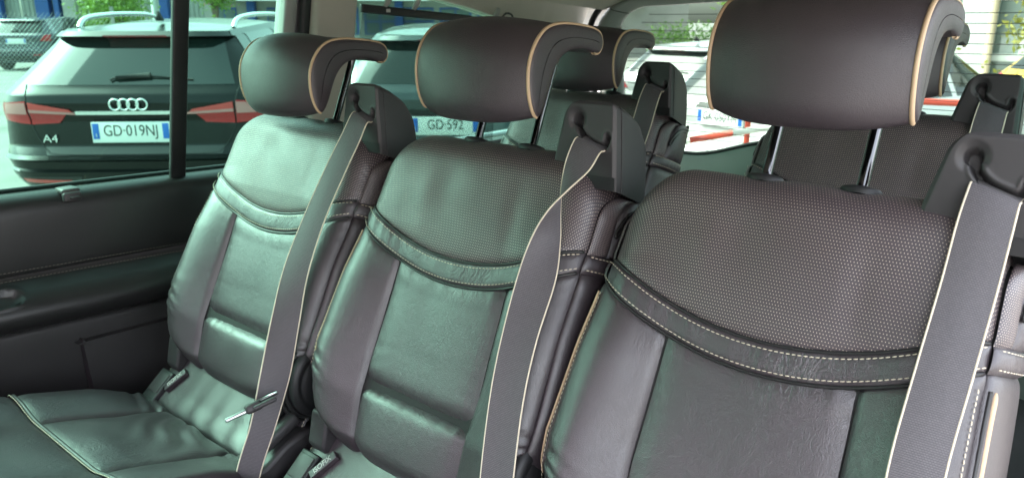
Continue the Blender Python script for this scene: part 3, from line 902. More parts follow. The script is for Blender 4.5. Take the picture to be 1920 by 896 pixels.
def cz(x, y):
    z = -.520 - .31 * (y + .295)
    z = z + .016 * sst(.10, .19, np.abs(x)) * sst(-.28, -.40, y) - .05 * np.clip((np.abs(x) - .205) / .03, 0, 1) ** 2
    z = z - .14 * np.clip((-.62 - y) / .14, 0, 2) ** 2
    return z
def make_cushion(r):
    zoff = SH
    def cpatch(xf, yf, nu, nv, gr, wid, dome, extra=None, zf=cz):
        a = edge_space(nu)[:, None] * np.ones((1, nv)); b = edge_space(nv)[None] * np.ones((nu, 1))
        x = xf(a, b); y = yf(a, b); z = zf(x, y)
        P = np.stack([x, y, z + zoff], -1)
        nn = gnormals(P)
        if nn[nu // 2, nv // 2, 2] < 0: nn = -nn
        wu = np.linalg.norm(P[-1, nv // 2] - P[0, nv // 2]); wv = np.linalg.norm(P[nu // 2, -1] - P[nu // 2, 0])
        da, db = a * wu, b * wv
        dsp = dome * np.sqrt(np.clip(16 * a * (1 - a) * b * (1 - b), 0, 1))
        for gv, ds in zip(gr, (da, wu - da, db, wv - db)): dsp = dsp - gv * np.exp(-(ds / wid) ** 1.3)
        if extra is not None: dsp = dsp + extra(x, y, a, b)
        P = P + nn * dsp[..., None]
        return P
    def hwid(y): return np.interp(y, [-.76, -.55, -.36, -.28, -.23, -.18], [.225, .232, .226, .212, .195, .19])
    SM = .114
    fold = lambda x, y, a, b: (.0042 * np.sin((x * .75 + (y + .3) * .7) * 150 + 3 * noise2(x * 18, y * 18, 41, 1.0)) * np.exp(-(((y + .345) / .055) ** 2 + ((x - .02) / .07) ** 2)) + .0022 * noise2(x * 30, y * 45, 42, 1.0))
    cu = MB(); cu.grid(cpatch(lambda a, b: -SM + 2 * SM * a, lambda a, b: -.510 + .215 * b, 70, 80, (.006, .006, .004, .008), .008, .008, fold))
    root = cu.build('seat_cushion', M_LEA, r)
    for sg in (-1, 1):
        g = MB()
        g.grid(cpatch(lambda a, b: sg * (SM + (hwid(-.51 + .225 * b) - SM) * a), lambda a, b: -.510 + .225 * b, 34, 70, (.006, .004, .004, .006), .008, .004,
               lambda x, y, a, b: .0015 * noise2(x * 28, y * 30, 44, 1.0) + .003 * np.sin(y * 240 + x * 60) * np.exp(-((y + .30) / .03) ** 2)), flip=(sg < 0))
        g.build('cushion_bolster', M_LEA, root)
    g = MB()
    g.grid(cpatch(lambda a, b: (-1 + 2 * a) * hwid(-.76 + .25 * b), lambda a, b: -.78 + .266 * b, 80, 50, (.004, .004, .004, .004), .008, .008, lambda x, y, a, b: .0012 * noise2(x * 16, y * 20, 46, 1.0)))
    g.build('thigh_panel', M_LEA, root)
    # rear flap rising to the backrest
    fy = np.array([-.300, -.285, -.262, -.235, -.205, -.175, -.14]); fz = np.array([-.531, -.522, -.505, -.479, -.449, -.424, -.40])
    zf = lambda x, y: np.interp(y, fy, fz) + .012 * (np.abs(x) / .2) ** 2 * 0
    g = MB()
    pl = lambda x, y, a, b: (.0022 * np.sin(x * 110 + 3.2 * noise2(x * 9, y * 14, 47, 1.0)) * (.5 + .5 * noise2(x * 14, y * 6, 49, 1.0))) * sst(.75, .1, b) * sst(0, .12, b) + .0016 * noise2(x * 20, y * 20, 48, 1.0)
    FP = cpatch(lambda a, b: (-1 + 2 * a) * (.222 - .030 * b), lambda a, b: -.298 + .15 * b, 80, 40, (.005, .005, .008, .0), .008, .006, pl, zf)
    g.grid(FP); g.build('rear_flap', M_LEA, root)
    # front seam piping
    xs = np.linspace(-1, 1, 60); pa = np.stack([xs * .23, np.full(60, -.5115), cz(xs * .23, np.full(60, -.5115)) + zoff + .001], -1)
    g = MB(); g.tube(pa, .0032, 8); g.build('seam_piping', M_LEA2, root)
    pa2 = pa + np.array((0, -.0055, .0035)); g = MB(); g.add(*stitches(pa2, np.tile((0, -.2, 1), (60, 1)), .006, .0042, .0009, .0008)); g.build('stitching', M_STITCH, root, kind='stuff')
    ys = np.linspace(-.74, -.29, 90)
    for sg in (-1, 1):
        hx = hwid(ys)
        pa = np.stack([sg * (hx - .004), ys, cz(hx - .004, ys) + zoff + .0005], -1)
        g = MB(); g.add(*stitches(pa, np.tile((sg * .7, 0, .7), (90, 1)), .006, .0042, .0010, .0009)); g.build('stitching', M_STITCH, root, kind='stuff')
        pa = np.stack([sg * (hx + .001), ys, cz(hx, ys) + zoff - .016], -1)
        g = MB(); g.tube(pa, .0036, 8); g.build('beige_piping', M_PIPE, root)
        # skirt
        P = np.zeros((90, 10, 3))
        for j, q in enumerate(np.linspace(0, 1, 10)):
            P[:, j] = np.stack([sg * (hx + .004 * math.sin(q * 3)), ys, (cz(hx, ys)) * (1 - q) + (-.68) * q + zoff + .003 * (1 - q) - .0], -1)
        g = MB(); g.grid(P); g.build('cushion_skirt', M_LEA2, root)
        # stitched edge of the flap
        e = FP[0 if sg < 0 else -1]
        g = MB(); g.add(*stitches(e + np.array((sg * -.003, 0, .003)), np.tile((sg * .5, -.4, .8), (len(e), 1)), .006, .0042, .0010, .0009)); g.build('stitching', M_STITCH, root, kind='stuff')
    # child-seat anchor label
    up = np.array((0, .717, .697)); nrm = np.array((0, -.697, .717))
    c = np.array((-.152, -.250, np.interp(-.250, fy, fz) + zoff)) + nrm * .010
    rot = np.stack([np.array((1., 0, 0)), up, nrm], 1)
    phi = rad(62); r2 = rot @ np.array(((math.cos(phi), -math.sin(phi), 0), (math.sin(phi), math.cos(phi), 0), (0, 0, 1)))
    g = MB(); g.box(c, (.052, .014, .010), rot=r2, r=.0012); tagp = g.build('anchor_label', M_LEA2, root)
    me = text_mesh('ISOFIX', .0125, .0003, sx=.95)
    o = link('label_text', me, M_WHITE_TXT, tagp)
    Mx = Matrix([list(r2[i]) + [0] for i in range(3)] + [[0, 0, 0, 1]])
    o.matrix_local = Matrix.Translation(Vector(c + nrm * .0053)) @ Mx
    # plinth
    g = MB(); g.box((0, -.47, -.72 + zoff), (.40, .46, .30), r=.03); g.build('seat_base', M_PLASTD, r)
    g = MB(); g.box((0, -.25, -.60 + zoff), (.38, .12, .12), r=.02); g.build('rear_foot', M_PLASTD, r)

def make_mechanism(r):
    X = .236 - .0
    def yz(y, z): return np.array((0, y, z + SH))
    # hinge cover: domed disc on the right flank
    c = yz(-.196, -.395)
    a = np.linspace(0, 2 * np.pi, 48, endpoint=False); rings = []
    for rr, dx in ((.054, -.045), (.054, -.014), (.052, -.008), (.046, -.004), (.040, -.003), (.037, -.0055), (.034, -.003), (.02, .0), (.001, .0005)):
        rings.append(np.array([c + np.array((X - .010 + dx, rr * .92 * math.cos(q), rr * 1.12 * math.sin(q))) for q in a]))
    g = MB(); g.grid(np.array(rings).transpose(1, 0, 2), closed_u=True, flip=True); g.build('hinge_cover', M_PLASTD, r)
    # folded gaiter behind the cover
    for k in range(2):
        g = MB(); aa = np.linspace(rad(50), rad(190), 24)
        g.tube(np.array([c + np.array((X - .030 - .006 * k, (.058 + .007 * k) * .92 * math.cos(q + 1.2), (.058 + .007 * k) * 1.1 * math.sin(q + 1.2))) for q in aa]), .004, 8)
        g.build('gaiter_fold', M_DPIPE, r)
    # recline lever
    g = MB(); rot = np.array(Matrix.Rotation(rad(24), 3, 'X'))
    g.box(yz(-.268, -.458) + np.array((X - .028, 0, 0)), (.026, .072, .022), rot=rot, r=.008); g.build('recline_lever', M_PLAST, r)
    # side housing and lower cover
    poly = [(-.33, -.60), (-.335, -.515), (-.30, -.498), (-.262, -.478), (-.215, -.472), (-.18, -.50), (-.17, -.60)]
    g = MB(); g.prism(spline(poly, 30), X - .075, X - .012, lambda V: np.c_[V[:, 2], V[:, 0], V[:, 1] + SH]); bevel(g.build('side_cover', M_PLAST, r, sharp=35), .008)
    poly = [(-.30, -.50), (-.285, -.45), (-.262, -.40), (-.235, -.44), (-.225, -.50)]
    g = MB(); g.prism(spline(poly, 24), X - .085, X - .045, lambda V: np.c_[V[:, 2], V[:, 0], V[:, 1] + SH]); bevel(g.build('latch_housing', M_PLASTD, r, sharp=35), .006)
    # left bracket and ribbed slide
    poly = [(-.236, -.415), (-.248, -.468), (-.222, -.515), (-.175, -.49), (-.17, -.41)]
    g = MB(); g.prism(poly, -.205, -.165, lambda V: np.c_[V[:, 2], V[:, 0], V[:, 1] + SH]); bevel(g.build('hinge_bracket', M_PLAST, r, sharp=35), .005)
    g = MB()
    rot = np.array(Matrix.Rotation(rad(40), 3, 'X'))
    c2 = yz(-.285, -.525)
    g.box(c2 + np.array((-.190, 0, 0)), (.042, .11, .03), rot=rot, r=.003)
    g.build('slide_cover', M_PLASTD, r)
    g = MB()
    for k in (-1, 1): g.box(c2 + np.array((-.190 + k * .0, 0, 0)) + rot @ np.array((0, .028 * k, .0155)), (.034, .040, .003), rot=rot, r=.001)
    g.build('slide_rib', M_PLAST, r)

def copy_tree(o, parent=None):
    c = o.copy(); COL.objects.link(c)
    if parent: c.parent = parent
    for ch in list(o.children): copy_tree(ch, c)
    return c

OX = -.693 - .054
seat2 = make_seat('car_seat')
seat_specs = [
    # x, y, z root, headrest raise, label, group
    (OX, .880, .45, .027, 'black leather seat in the middle of the front row, headrest slightly raised', 'front row of car seats'),
    (OX - .46, .880, .45, -.002, 'black leather seat beside the door, its headrest pushed fully down', 'front row of car seats'),
    (OX + .46, .880, .45, .058, 'black leather seat nearest the camera, headrest raised high on its poles', 'front row of car seats'),
    (-1.03, 1.545, .465, -.008, 'rear row seat seen between two front seats, beside the quarter window', 'rear row of car seats'),
    (-.395, 1.565, .465, .012, 'rear row seat mostly hidden behind the nearest front seat', 'rear row of car seats'),
]
seats = []
for i, (x, y, z, hr_, lab, grp) in enumerate(seat_specs):
    s = seat2 if i == 0 else copy_tree(seat2)
    s.location = (x, y, z)
    tag(s, lab, 'car seat', grp)
    for ch in s.children:
        if ch.name.startswith('headrest'):
            ch.location = Vector(TV * hr_)
    seats.append(s)

make_edge(seats[2], 1)

# ------------------------------------------------------------------ belts
def make_belt(loc, rows, label, group, tongue=None):
    """rows: (t, x_left, n_left, x_right, n_right); the first rows leave the sloping slot of the guide"""
    r = empty('seat_belt', loc, label=label, cat='seat belt', group=group)
    R = np.array([(.022, .163, .030, .206, .030), (.014, .163, .046, .206, .046), (.006, .163, .056, .206, .055)] + list(rows), float)
    sk = np.r_[.016, .015, .013, .008, .003, np.zeros(len(R) - 5)]
    R = spline(np.c_[R, sk], 140)
    Lp = S3(R[:, 1], R[:, 0], R[:, 2]); Rp = S3(R[:, 3], R[:, 0] - R[:, 5], R[:, 4])
    s_ = np.r_[0, np.cumsum(np.linalg.norm(np.diff((Lp + Rp) / 2, axis=0), axis=1))]
    k = np.linspace(0, 1, 12)
    P = Lp[:, None] * (1 - k)[None, :, None] + Rp[:, None] * k[None, :, None]
    nn = gnormals(P)
    flat = np.sin(k * np.pi)[None, :, None] * .0012
    P = P + nn * flat
    uv = np.stack([np.broadcast_to(k * .047, (140, 12)), np.broadcast_to(s_[:, None], (140, 12))], -1)
    g = MB(); g.grid(P, uv)
    P2_ = P - nn * .0013
    g.grid(P2_, uv, flip=True)
    g.build('webbing', M_WEB, r)
    for E_, sg in ((Lp, -1), (Rp, 1)):
        g = MB(); g.tube(E_ + (nn[:, 0] if sg < 0 else nn[:, -1]) * -.0005, .00115, 6); g.build('edge_trim', M_BELTEDGE, r)
    return r
M_BELTEDGE = plain('belt_edge_cream', (.60, .52, .40), .7)
straight = [(-.03, .161, .062, .206, .060), (-.09, .160, .066, .205, .062), (-.17, .158, .078, .203, .072), (-.26, .157, .092, .201, .084), (-.34, .162, .098, .207, .092), (-.45, .172, .096, .218, .090), (-.55, .18, .085, .222, .076), (-.66, .19, .07, .226, .06)]
twist = [(-.025, .164, .064, .202, .064), (-.06, .167, .064, .190, .080), (-.095, .172, .058, .176, .092), (-.13, .184, .060, .164, .094), (-.18, .200, .072, .159, .096), (-.26, .206, .088, .162, .101), (-.34, .214, .094, .170, .104), (-.45, .230, .092, .186, .100), (-.55, .234, .074, .20, .085), (-.66, .236, .055, .21, .07)]
far = [(-.03, .163, .064, .206, .060), (-.09, .160, .076, .204, .070), (-.18, .158, .092, .202, .084), (-.27, .160, .105, .204, .090), (-.35, .178, .116, .210, .086), (-.43, .200, .126, .220, .085), (-.515, .210, .126, .229, .094), (-.59, .208, .127, .230, .099), (-.72, .214, .12, .234, .09)]
make_belt(seats[1].location, far, 'narrow dark belt with cream edges across the far seat by the door', 'belts of the front row')
make_belt(seats[0].location, twist, 'twisted dark belt with cream edges across the middle front seat', 'belts of the front row')
make_belt(seats[2].location, straight, 'broad dark grey belt with cream edges across the nearest seat', 'belts of the front row')
make_belt(seats[3].location, straight, 'dim belt on the rear seat beside the quarter window', 'belts of the rear row')
make_belt(seats[4].location, straight, 'dim belt on the rear seat at the right edge', 'belts of the rear row')
# latch plate hanging on the far belt
tp = empty('belt_tongue', seats[1].location, label='steel latch plate threaded on the belt of the far seat', cat='belt tongue')
c = np.array((.232, -.326, -.386 + SH))
ax = np.array((.30, .86, .22)); ax /= np.linalg.norm(ax)
up = np.array((-.5, -.1, .86)); up -= ax * (up @ ax); up /= np.linalg.norm(up); nr = np.cross(ax, up)
rot = np.stack([ax, nr, up], 1)
g = MB(); g.box(c - ax * .016, (.048, .020, .0065), rot=rot, r=.0022); g.build('latch_plate', M_STEEL, tp)
g = MB(); g.box(c + ax * .020 - up * .001, (.036, .044, .007), rot=rot, r=.003); g.build('loop_frame', M_PLAST, tp)
g = MB(); g.box(c + ax * .004 + up * .001, (.026, .030, .015), rot=rot, r=.005); g.build('plastic_sleeve', M_PLAST, tp)
g = MB(); g.tube([c + ax * .006 - nr * .021 + up * .005, c + ax * .045 - nr * .021 + up * .005], .0030, 8); g.build('frame_edge', M_STEEL, tp)

# ------------------------------------------------------------------ outside: parked cars, yard, building, planting
FH = np.array((-math.sin(YAW), math.cos(YAW), 0)); RH = np.array((math.cos(YAW), math.sin(YAW), 0))
def yard(a, b, z=0.0):           # yard grid: a across, b away along the parking rows
    return tuple(RH * a + FH * b + np.array((0, 0, z)))

M_CARGLASS = plain('car_glass', (.010, .016, .015), .04, spec=.7)
M_TYRE = plain('tyre', (.015, .015, .015), .8)
M_RIM = plain('rim', (.35, .35, .36), .3, metal=1)
M_RED = plain('red_lens', (.36, .008, .014), .2, coat=.4)
M_REDL = plain('pale_red_lens', (.50, .05, .05), .2, coat=.4)
M_CLEAR = plain('clear_lens', (.45, .19, .19), .2, coat=.4)
M_BRIGHT = plain('bright_trim', (.75, .76, .76), .2, metal=.7)
M_PLATE = plain('plate_white', (.74, .76, .74), .4)
M_BLUE = plain('plate_blue', (.02, .13, .50), .4)
M_INK = plain('plate_ink', (.03, .04, .04), .5)
M_BUMP = plain('bumper_black', (.02, .021, .022), .5)

ZW = ([.22, .35, .55, .85, .97, 1.04, 1.30, 1.38], [.83, .90, .955, .955, .92, .865, .66, .60])
YP = ([.22, .30, .40, .43, .445, .50, .52, .54, .60, .78, .82, .90, .95, 1.0, 1.30, 1.335, 1.345, 1.38], [.12, .04, -.02, -.03, .0, -.01, -.045, .01, .05, .07, .055, .04, .055, .10, .33, .345, .27, .31])
def cw(z): return np.interp(z, *ZW)
def rear(x, z, off=0.0):
    a = np.abs(x) / cw(z)
    y = np.interp(z, *YP) + .04 * a ** 2 + .15 * a ** 8
    return np.stack([x, y - off, z], -1)
def rquad(mb, q, off, n=10, m=6):
    """bilinear panel over four (x,z) corners laid on the tail: bl, br, tr, tl"""
    q = np.asarray(q, float)
    s = np.linspace(0, 1, n)[:, None, None]; t = np.linspace(0, 1, m)[None, :, None]
    p = (q[0] * (1 - s) + q[1] * s) * (1 - t) + (q[3] * (1 - s) + q[2] * s) * t
    P = rear(p[..., 0], p[..., 1], off)
    mb.grid(P, flip=False)
    Pb = rear(p[..., 0], p[..., 1], -.01)
    for e1, e2 in ((P[:, 0], Pb[:, 0]), (P[:, -1], Pb[:, -1]), (P[0], Pb[0]), (P[-1], Pb[-1])):
        mb.grid(np.stack([e1, e2]))
def make_car(name, label, loc, rz, paint, plate='', scale=1.0, group='cars parked in the yard', rings=False, badge='', style='estate', plate_z=.70, plate_x=0.0, rails=True, ends='both'):
    r = empty(name, loc, rz, label, 'car', group)
    r.scale = (scale,) * 3
    L = 4.7
    z = np.unique(np.r_[np.linspace(.22, 1.38, 60), YP[0]]); a = np.linspace(-1, 1, 49)
    A, Z = np.meshgrid(a, z, indexing='ij')
    R_ = rear(A * cw(Z), Z)
    g = MB(); g.grid(R_)
    # flanks
    q = np.linspace(0, 1, 50)
    def ztop(y): return np.interp(y, [.3, 1.8, 2.6, 3.7, 4.3, 4.7], [1.38, 1.44, 1.42, .97, .84, .55])
    edge = {}
    for sg in (-1, 1):
        E0 = rear(sg * cw(z), z)
        P = np.zeros((50, len(z), 3))
        for i, k in enumerate(q):
            y = E0[:, 1] + (L - E0[:, 1]) * k
            zz = np.where(z < .97, np.minimum(z, ztop(y)), .97 + (np.maximum(ztop(y), .97) - .97) * (z - .97) / (1.38 - .97))
            zz = np.minimum(zz, ztop(y))
            tap = 1 + .03 * math.sin(min(1, k * 2.5) * math.pi / 2) - .22 * max(0, (k - .75) / .25) ** 3
            wx = cw(z) * tap
            P[i] = np.stack([sg * wx, y, zz], -1)
        g.grid(P, flip=(sg > 0)); edge[sg] = P
    k = np.linspace(0, 1, 30)
    top = edge[-1][:, -1][:, None] * (1 - k)[None, :, None] + edge[1][:, -1][:, None] * k[None, :, None]
    top[..., 2] += .035 * np.sin(k * np.pi)[None] ** .7 * sst(0, .1, q)[:, None]
    # lead the roof from the tail edge
    tail = R_[:, -1]; tail = np.stack([np.interp(k, (a + 1) / 2, tail[:, c]) for c in range(3)], -1)
    top[0] = tail
    g.grid(top)
    g.build('body', paint, r, sharp=35)
    if rails:
        for sg in (-1, 1):
            P = edge[sg][:, -1]
            pa = [P[2] + (0, .05, .0), P[3] + (0, .05, .055), P[6] + (0, 0, .075), P[12] + (0, 0, .075), P[20] + (0, 0, .07), P[24] + (0, 0, .0)]
            g = MB(); g.tube(spline(np.array(pa) - np.array((sg * .03, 0, 0)), 30), .020, 8); g.build('roof_rail', M_BRIGHT, r)
    # rear window and side windows
    g = MB(); rquad(g, [(-.70, 1.02), (.70, 1.02), (.575, 1.325), (-.575, 1.325)], .004, 24, 12)
    wn = g.build('rear_window', M_CARGLASS, r)
    g = MB(); g.tube([rear(np.array(.10), np.array(1.075), .02), rear(np.array(-.12), np.array(1.065), .022), rear(np.array(-.14), np.array(1.05), .02)], .008, 6)
    g.tube([rear(np.array(.13), np.array(1.085), .025), rear(np.array(-.1), np.array(1.07), .03)], [.02, .012], 8)
    g.tube([rear(np.array(.13), np.array(1.078), .022), rear(np.array(.42), np.array(1.055), .012)], .006, 6); g.build('rear_wiper', M_TYRE, r)
    for sg in (-1, 1):
        P = edge[sg]
        for i0, i1 in ((3, 12), (13, 21), (22, 30)):
            zi = np.where((z > 1.0) & (z < 1.36))[0]
            W_ = P[i0:i1 + 1][:, zi] + np.array((sg * .004, 0, 0))
            g = MB(); g.grid(W_, flip=(sg > 0)); g.build('side_window', M_CARGLASS, r)
        c = np.array((sg * .985, 3.05, 1.03))
        g = MB(); g.box(c, (.20, .12, .15), r=.04); g.box(c + (-sg * .1, 0, -.04), (.10, .05, .04), r=.01); mi = g.build('wing_mirror', paint, r)
        g = MB(); g.box(c + (0, -.062, 0), (.16, .006, .115), r=.002); g.build('mirror_glass', M_CARGLASS, mi)
        for y in (.92, 3.72):
            a_ = np.linspace(0, 2 * np.pi, 32, endpoint=False)
            c = np.array((sg * .80, y, .32))
            rg = [np.array([c + (sg * dx, rr * math.cos(t), rr * math.sin(t)) for t in a_]) for rr, dx in ((.05, -.1), (.31, -.1), (.32, -.06), (.32, .08), (.30, .105), (.22, .105))]
            g = MB(); g.grid(np.array(rg).transpose(1, 0, 2), closed_u=True, flip=(sg < 0)); wh = g.build('wheel', M_TYRE, r)
            rg = [np.array([c + (sg * dx, rr * math.cos(t), rr * math.sin(t)) for t in a_]) for rr, dx in ((.225, .10), (.21, .085), (.08, .07), (.005, .08))]
            g = MB(); g.grid(np.array(rg).transpose(1, 0, 2), closed_u=True, flip=(sg < 0)); g.build('rim', M_RIM, wh)
    # lights
    for sg in (-1, 1):
        lr = empty  # noqa
        def fx(q): return q if sg > 0 else [(-q[1][0], q[1][1]), (-q[0][0], q[0][1]), (-q[3][0], q[3][1]), (-q[2][0], q[2][1])]
        if style == 'estate':
            g = MB(); rquad(g, fx([(.705, .755), (.94, .775), (.938, .895), (.715, .915)]), .012); lt = g.build('tail_light', M_RED, r)
            g = MB(); rquad(g, fx([(.715, .825), (.905, .825), (.895, .895), (.715, .905)]), .017); g.build('light_strip', M_CLEAR, lt)
            g = MB(); rquad(g, fx([(.50, .765), (.695, .755), (.695, .835), (.44, .825)]), .012); lt = g.build('tail_light', M_RED, r)
            g = MB(); rquad(g, fx([(.38, .823), (.695, .838), (.695, .905), (.42, .858)]), .015); g.build('light_strip', M_REDL, lt)
            g = MB(); rquad(g, fx([(.38, .823), (.695, .836), (.695, .858), (.385, .838)]), .019); g.build('light_bar', M_CLEAR, lt)
            g = MB(); rquad(g, fx([(.455, .348), (.80, .348), (.81, .378), (.44, .372)]), .008); g.build('reflector', M_REDL, r)
            g = MB(); rquad(g, fx([(.40, .325), (.83, .335), (.84, .395), (.36, .40)]), .004); g.build('reflector_surround', M_BUMP, r)
            g = MB(); rquad(g, fx([(.45, .255), (.78, .25), (.80, .31), (.44, .315)]), .012); ex = g.build('exhaust_trim', M_BRIGHT, r)
            g = MB(); rquad(g, fx([(.475, .262), (.76, .258), (.775, .297), (.465, .30)]), .017); g.build('exhaust_opening', M_TYRE, ex)
        else:
            g = MB(); rquad(g, fx([(.62, .80), (.885, .80), (.88, .98), (.74, .96)]), .012); g.build('tail_light', M_RED, r)
            g = MB(); rquad(g, fx([(.45, .41), (.82, .42), (.82, .45), (.45, .44)]), .01); g.build('reflector', M_RED, r)
    if style == 'estate':
        g = MB(); rquad(g, [(-.375, .822), (.375, .822), (.375, .846), (-.375, .846)], .014, 20, 3); g.build('chrome_strip', M_BRIGHT, r)
        g = MB(); rquad(g, [(-.60, .545), (.60, .545), (.62, .60), (-.62, .60)], .003, 30, 3); g.build('tailgate_lip', M_BUMP, r)
    else:
        g = MB(); rquad(g, [(-.80, .28), (.80, .28), (.82, .40), (-.82, .40)], .004, 30, 4); g.build('bumper_strip', M_BUMP, r)
        g = MB(); rquad(g, [(-.32, plate_z + .075), (.32, plate_z + .075), (.29, plate_z + .125), (-.29, plate_z + .125)], .004, 16, 3); g.build('handle_recess', M_BUMP, r)
    # shut line of the tailgate
    gp = spline(np.array([(-.735, 1.02), (-.715, .93), (-.70, .76), (-.66, .66), (-.60, .575), (-.5, .55), (0, .548), (.5, .55), (.60, .575), (.66, .66), (.70, .76), (.715, .93), (.735, 1.02)]), 90)
    g = MB(); g.tube(rear(gp[:, 0], gp[:, 1], .0005), .0045, 6); g.build('tailgate_gap', M_TYRE, r)
    # third brake light
    g = MB(); rquad(g, [(-.22, 1.335), (.22, 1.335), (.22, 1.352), (-.22, 1.352)], .006, 10, 3); g.build('brake_light', M_RED, r)
    # antenna fin
    g = MB(); g.prism([(0, 0), (.12, 0), (.10, .02), (.03, .07)], -.012, .012, lambda V: np.c_[V[:, 2], V[:, 0] + .75, V[:, 1] + 1.45]); g.build('antenna', M_TYRE, r)
    # number plate
    py = float(rear(np.array(plate_x), np.array(plate_z))[1]) - .015
    g = MB(); g.box((plate_x, py, plate_z), (.535, .014, .145), r=.004); pl = g.build('number_plate', M_PLATE, r)
    for sg in ((-1, 1) if ends == 'both' else (1,)):
        g = MB(); g.box((plate_x + sg * .238, py - .008, plate_z + .008), (.044, .003, .108), r=.001); g.build('plate_band', M_BLUE, pl)
    if plate:
        me = text_mesh(plate, .110, .001, sx=.80)
        o = link('plate_text', me, M_INK, pl); o.location = (plate_x + .0, py - .0078, plate_z + .008); o.rotation_euler = (math.pi / 2, 0, 0)
        me = text_mesh('I', .035, .001); o = link('plate_letter', me, M_PLATE, pl); o.location = (plate_x - .237, py - .0105, plate_z - .022); o.rotation_euler = (math.pi / 2, 0, 0)
    if rings:
        for i in range(4):
            c = rear(np.array((i - 1.5) * .060), np.array(.893), .022)
            g = MB(); t_ = np.linspace(0, 2 * np.pi, 40, endpoint=False)
            g.tube(np.array([c + (.037 * math.cos(q_), .002 * (i % 2), .037 * math.sin(q_)) for q_ in t_]), .0062, 8, closed=True); g.build('emblem_ring', M_BRIGHT, r)
    if badge:
        me = text_mesh(badge, .075, .003, sx=1.25); o = link('model_badge', me, M_BRIGHT, r); o.location = (-.575, float(rear(np.array(-.575), np.array(.655))[1]) - .01, .655); o.rotation_euler = (math.pi / 2, 0, rad(-6))
    return r

def paint(name, col, rough=.25, metal=0.0):
    return plain(name, col, rough, metal=metal, coat=1)
P_BLACK = plain('black_paint', (.005, .006, .006), .2, spec=.28, coat=.08)
P_SLATE = paint('slate_paint', (.035, .042, .058))
P_DARK = paint('dark_teal_paint', (.03, .045, .05))
P_WHITE = paint('white_paint', (.62, .63, .62))
P_SILV = paint('silver_paint', (.52, .54, .54), .3, .3)
P_YEL = paint('yellow_paint', (.72, .42, .02))
make_car('estate_car', 'black estate car filling the door window, chrome strip and white plate', (-5.625, 2.485, 0), YAW + rad(4), P_BLACK, 'GD\u00b7019NJ', 1.03, rings=True, badge='A4', plate_x=-.012)
make_car('dark_suv', 'slate dark car far off at the upper left behind the wire fence', yard(-15.05, 24), YAW + rad(4), P_SLATE, '', 1.10, style='hatch', plate_z=.80, rails=False)
make_car('teal_hatchback', 'dark green-grey car seen through the mesh blind of the quarter window', (-4.24, 4.28, 0), YAW, P_DARK, 'GD\u00b7592', 1.0, style='hatch', plate_z=.70, rails=False)
make_car('white_hatchback', 'white hatchback with white plate behind the rear window, close to the striped pole', (-2.66, 5.74, 0), rad(-17), P_WHITE, 'GK\u00b7050YM', .88, style='hatch', plate_z=.85, rails=False)
make_car('silver_hatchback', 'pale silver car beyond the white hatchback, one red tail light showing', (-4.62, 8.25, 0), rad(-12), P_SILV, '', .86, style='hatch', rails=False)
make_car('yellow_car', 'yellow car whose roof shows above the hood at the right edge', (-1.02, 10.4, 0), rad(-40), P_YEL, '', .93, style='hatch', rails=False)

# striped barrier pole and red rail
def pole_pt(t): return np.array((-2.36, 4.51, .735)) * (1 - t) + np.array((-1.70, 5.14, .875)) * t
bp_ = empty('barrier_pole', (-2.36, 4.51, 0), label='red and white striped barrier pole in front of the white hatchback', cat='barrier')
M_SR = plain('signal_red', (.55, .07, .04), .5, var=.15); M_SW = plain('signal_white', (.66, .66, .60), .5, var=.12)
cuts = [-.55, .0, .09, .40, .75, 1.1, 1.5]
for i in range(len(cuts) - 1):
    g = MB(); g.tube([pole_pt(cuts[i]) - (-2.36, 4.51, 0), pole_pt(cuts[i + 1]) - (-2.36, 4.51, 0)], .021, 14)
    g.build('pole_segment', (M_SW, M_SW, M_SR, M_SW, M_SR, M_SW)[i], bp_)
for t_ in (-.5, 1.45):
    q_ = pole_pt(t_) - (-2.36, 4.51, 0)
    g = MB(); g.tube([(q_[0], q_[1], 0), (q_[0], q_[1], q_[2])], .03, 12); g.build('support_post', M_SW, bp_)
rr_ = empty('red_rail', (-1.1, 5.66, 0), label='red tubular rail outside the right part of the rear window', cat='rail')
g = MB(); g.tube([(-1.1, -.45, 1.01), (0, 0, .985), (1.6, .9, .94)], .022, 12); g.build('top_tube', plain('rail_red', (.60, .08, .05), .4), rr_)
for k_ in (-1.05, .9):
    g = MB(); g.tube([(k_, k_ * .5, 0), (k_, k_ * .5, .98)], .02, 10); g.build('rail_post', bpy.data.materials['rail_red'], rr_)

# industrial building along the yard
M_CLAD = plain('grey_cladding', (.27, .28, .26), .7, var=.12, varscale=1.5)
M_COLB = plain('blue_steel', (.012, .06, .24), .45, var=.1)
M_CONC = plain('grey_render', (.30, .29, .27), .85, var=.1, varscale=1.2)
M_FASC = plain('white_fascia', (.75, .76, .74), .6)
BD = empty('industrial_building', yard(0, 34), YAW, 'long grey industrial building with blue steel columns behind the parked cars', 'building')
def bd(nm, mb, mat, par=None): return mb.build(nm, mat, par or BD, smooth=False)
bx_ = lambda c, s, r=0: MB().box(c, s, r=r)
for x0 in np.arange(-26, -13, 2.6):      # ribbed cladding bays
    xs = np.linspace(x0, x0 + 2.55, 79); P = np.zeros((79, 2, 3)); P[:, 0, 0] = P[:, 1, 0] = xs
    P[:, :, 1] = (-.035 * (np.abs((np.arange(79) % 6) - 2.5) < 1.6))[:, None]; P[:, 1, 2] = 5.2
    g = MB(); g.grid(P); bd('cladding_bay', g, M_CLAD)
for x_, w_ in ((-21.6, .35), (-19.7, .55), (-19.1, .22), (-14.6, .34), (-24.5, .4)):
    bd('steel_column', bx_((x_, -.25, 2.6), (w_, .3, 5.2)), M_COLB)
